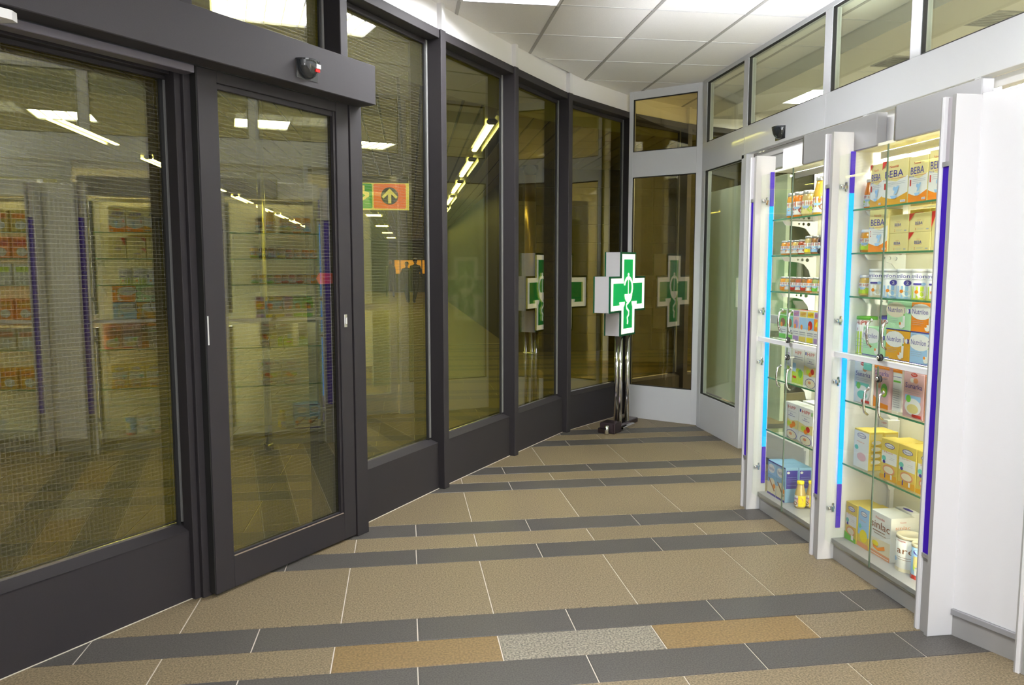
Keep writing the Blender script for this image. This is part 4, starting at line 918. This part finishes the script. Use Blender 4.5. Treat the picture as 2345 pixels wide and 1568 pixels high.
# --- far cabinet
g = 'bottles on the top shelf of the far cabinet'
bt = [(2.140, 4.020, .030, .140, 'orange', 'bottle of orange juice at the left end, far cabinet', SILV, 'sky', 'sky'), (2.140, 3.945, .032, .140, 'carrot', 'bottle of deep orange juice with a tomato on the label', SILV, 'white', 'red'), (2.150, 3.870, .034, .140, 'beige', 'bottle of murky beige juice in the middle of the top shelf', SILV, 'straw', 'lime'),
      (2.190, 3.845, .030, .140, 'brown', 'bottle of brown juice behind the tall amber one', SILV, 'white', 'green'), (2.145, 3.745, .037, .198, 'apple', 'tall bottle of amber juice with clear neck on the top shelf', SILV, 'white', 'brown'), (2.175, 3.665, .034, .140, 'dark', 'bottle of dark juice at the right end, cut by the divider', SILV, 'white', 'dark' and 'black')]
for x, yc, r, h, c_, lb, ld, la, lb2 in bt: jar(lb, g, x, yc, S6, r, h, c_, ld, hjar(la, lb2), 'bottle' if h > .15 else 'jar')
g = 'jars on the second shelf of the far cabinet'
col = [('orange', 'bright orange'), ('carrot', 'dark orange'), ('banana', 'pale yellow'), ('red', 'brown red')]
for i, (c_, nm) in enumerate(col): jar('short %s baby food jar in the left group of the second shelf' % nm, g, 2.135, 4.065 - .062 * i, S5, .029, .080, c_, SILV, hjar('white', 'orange' if i < 3 else 'red'))
col = [('beige', 'beige'), ('brown', 'brownish'), ('dark', 'black'), ('banana', 'cut off yellow')]
for i, (c_, nm) in enumerate(col): jar('taller %s baby food jar in the right group of the second shelf' % nm, g, 2.140, 3.815 - .066 * i, S5, .032, .097, c_, SILV, hjar(['vyellow', 'sky', 'black', 'lime'][i], ['straw', 'lilac', 'sky', 'orange'][i]))
g = 'jars on the third shelf of the far cabinet'
cs = [('orange', 'pale orange', 'orange'), ('banana', 'sandy yellow', 'orange'), ('brown', 'brown', 'red'), ('red', 'plum red', 'lilac'), ('brown', 'chestnut', 'red'), ('carrot', 'rusty orange', 'orange'), ('green', 'green apple', 'green'), ('apple', 'amber brown', 'lime'), ('beige', 'grey beige', 'green')]
orders = ['first', 'second', 'third', 'fourth', 'fifth', 'sixth', 'seventh', 'eighth', 'ninth']
for i, (c_, nm, lc) in enumerate(cs): jar('%s baby food jar, %s from the left on the third shelf' % (nm, orders[i]), g, 2.135, 4.068 - .0565 * i, S4, .0262, .080, c_, SILV, hjar('white' if i % 2 else lc, lc))
g = 'cartons above the middle rail of the far cabinet'
gb = [('green', 'green', 'brown', 'green topped'), ('green', 'teal', 'brown', 'green and brown'), ('lilac', 'pink', 'lilac', 'lilac'), ('yellow', 'sky', 'sky', 'yellow and sky blue'), ('vyellow', 'sky', 'red', 'yellow and red'), ('lilac', 'orange', 'vyellow', 'half hidden orange')]
ys = [4.050, 3.963, 3.893, 3.829, 3.753, 3.681, 3.612]
for i, (a, b, c_, nm) in enumerate(gb): carton('%s small cereal carton, %s from the left above the middle rail' % (nm, orders[i]), g, 2.10, ys[i], ys[i + 1] + .003, S3, .168, .05, 'white', gbox(a, b, c_), top=[('r', 0, 1, 0, 1, 'green' if i < 2 else ('red' if i < 4 else 'vyellow'))])
g = 'cartons below the middle rail of the far cabinet'
carton('slender white carton left of the two HiPP cartons below the middle rail', g, 2.115, 4.005, 3.935, S2, .185, .09, 'white', [('p', [(0, 0), (1, 0), (1, .40), (0, .30)], 'mint'), ('r', .2, .8, .80, .83, 'lilac'), ('r', .3, .7, .5, .52, 'lilac'), ('e', .6, .35, .3, .09, 'lime')])
carton('green footed HiPP carton with blue square below the middle rail', g, 2.10, 3.888, 3.770, S2, .193, .07, 'white', [('t', 'HiPP', .5, .86, .56, .10, 'red'), ('r', .1, .9, .74, .75, 'blue'), ('r', .1, .9, .68, .69, 'blue'), ('p', [(0, 0), (1, 0), (1, .36), (.5, .44), (0, .30)], 'lime'), ('r', .05, .35, .32, .56, 'sky'), ('r', .08, .4, .14, .20, 'red'), ('e', .75, .30, .18, .12, 'green')])
carton('HiPP carton with a bowl at its foot, right below the middle rail', g, 2.10, 3.764, 3.637, S2, .194, .07, 'white', hippbox('straw', 'red'))
g = 'cartons on the lowest glass shelf of the far cabinet'
carton('white HiPP carton with a bare left side on the lowest glass shelf', g, 2.098, 3.945, 3.800, S1, .190, .07, 'white', [(s if s[0] not in 'te' else s) for s in hippbox('straw', 'orange')] + [('r', 0, .22, 0, 1, 'white')])
carton('HiPP carton with a small green badge on the lowest glass shelf', g, 2.092, 3.785, 3.640, S1, .192, .07, 'white', hippbox('straw', 'red') + [('r', .90, .97, .82, .92, 'green')])
carton('white carton in the back row of the lowest glass shelf', g, 2.175, 3.90, 3.74, S1, .198, .07, 'white', [('r', .6, .9, .9, .94, 'red')])
carton('white carton at the right of the back row, lowest glass shelf', g, 2.172, 3.735, 3.62, S1, .190, .07, 'white', [('r', .6, .9, .9, .94, 'red')])
g = 'goods on the floor board of the far cabinet'
nf = [('r', 0, 1, .60, 1, 'sky'), ('e', .42, .78, .38, .13, 'white'), ('t', 'Nutrilon', .42, .78, .62, .10, 'blue'), ('r', 0, 1, 0, .36, 'cream'), ('e', .55, .36, .34, .15, 'cream'), ('p', [(.1, .48), (.2, .50), (.9, .18), (.8, .14)], 'brown'), ('e', .8, .30, .14, .07, 'orange'), ('r', 0, 1, 0, .06, 'blue'), ('r', 0, 1, .97, 1, 'blue'), ('r', .08, .6, .60, .61, 'grey')]
ns = [('r', .06, .94, .40, .92, 'blue'), ('e', .22, .86, .12, .035, 'white'), ('r', .15, .85, .72, .725, 'sky'), ('r', .15, .85, .66, .665, 'sky'), ('r', .15, .85, .60, .605, 'sky'), ('r', .15, .85, .50, .505, 'sky')]
carton('light blue Nutrilon carton at the left front of the floor board', g, 2.080, 4.085, 3.985, S0, .196, .075, 'lblue', nf)
carton('light blue Nutrilon carton showing its dark blue side, right front', g, 2.080, 3.982, 3.882, S0, .196, .075, 'lblue', nf, side=ns)
carton('light blue Nutrilon carton at the left back of the floor board', g, 2.158, 4.085, 3.985, S0, .194, .075, 'lblue', nf)
carton('light blue Nutrilon carton showing its dark blue side, right back', g, 2.158, 3.982, 3.882, S0, .194, .075, 'lblue', nf, side=ns)
bl = [('r', .45, 1, 0, 1, 'vyellow'), ('e', .52, .55, .14, .30, 'salmon'), ('r', .2, .44, .62, .78, 'lilac'), ('e', .30, .25, .12, .18, 'brown')]
jar('front yellow capped bottle of beige juice on the floor board', g, 2.122, 3.795, S0, .0285, .147, 'beige', YL, bl, 'bottle', 235)
jar('rear yellow capped bottle of beige juice, partly behind the divider', g, 2.185, 3.79, S0, .0285, .147, 'beige', YL, bl, 'bottle', 235)
# --- goods of the nearest cabinet (mirrored in the left pane only)
ux = Vector((sin(th4), -cos(th4))); uy = Vector((cos(th4), sin(th4))); base4 = Vector((d4.x, d4.y))
rowsz = [(S6, 'top'), (S5, 'second'), (S4, 'third'), (S3, 'rail'), (S2, 'fifth'), (S1, 'lowest glass')]
bodies = [('yellow', 'orange'), ('orange', 'red'), ('white', 'lime'), ('orange', 'amber'), ('cream', 'salmon'), ('amber', 'orange')]
for i, (z, nm) in enumerate(rowsz):
    for jn in range(4):
        P = base4 + ux * (.06 + .155 * jn) + uy * .05
        o = carton('%s carton, %s along the %s shelf of the angled cabinet right of the frame' % (bodies[i][0], orders[jn], nm), 'cartons in the angled cabinet right of the frame', 0, .135, 0, z, .16, .07, bodies[i][0], [('r', .1, .9, .6, .85, bodies[i][1]), ('e', .5, .3, .3, .2, 'white')])
        o.location = (P.x, P.y, z); o.rotation_euler = (0, 0, th4 - pi / 2)
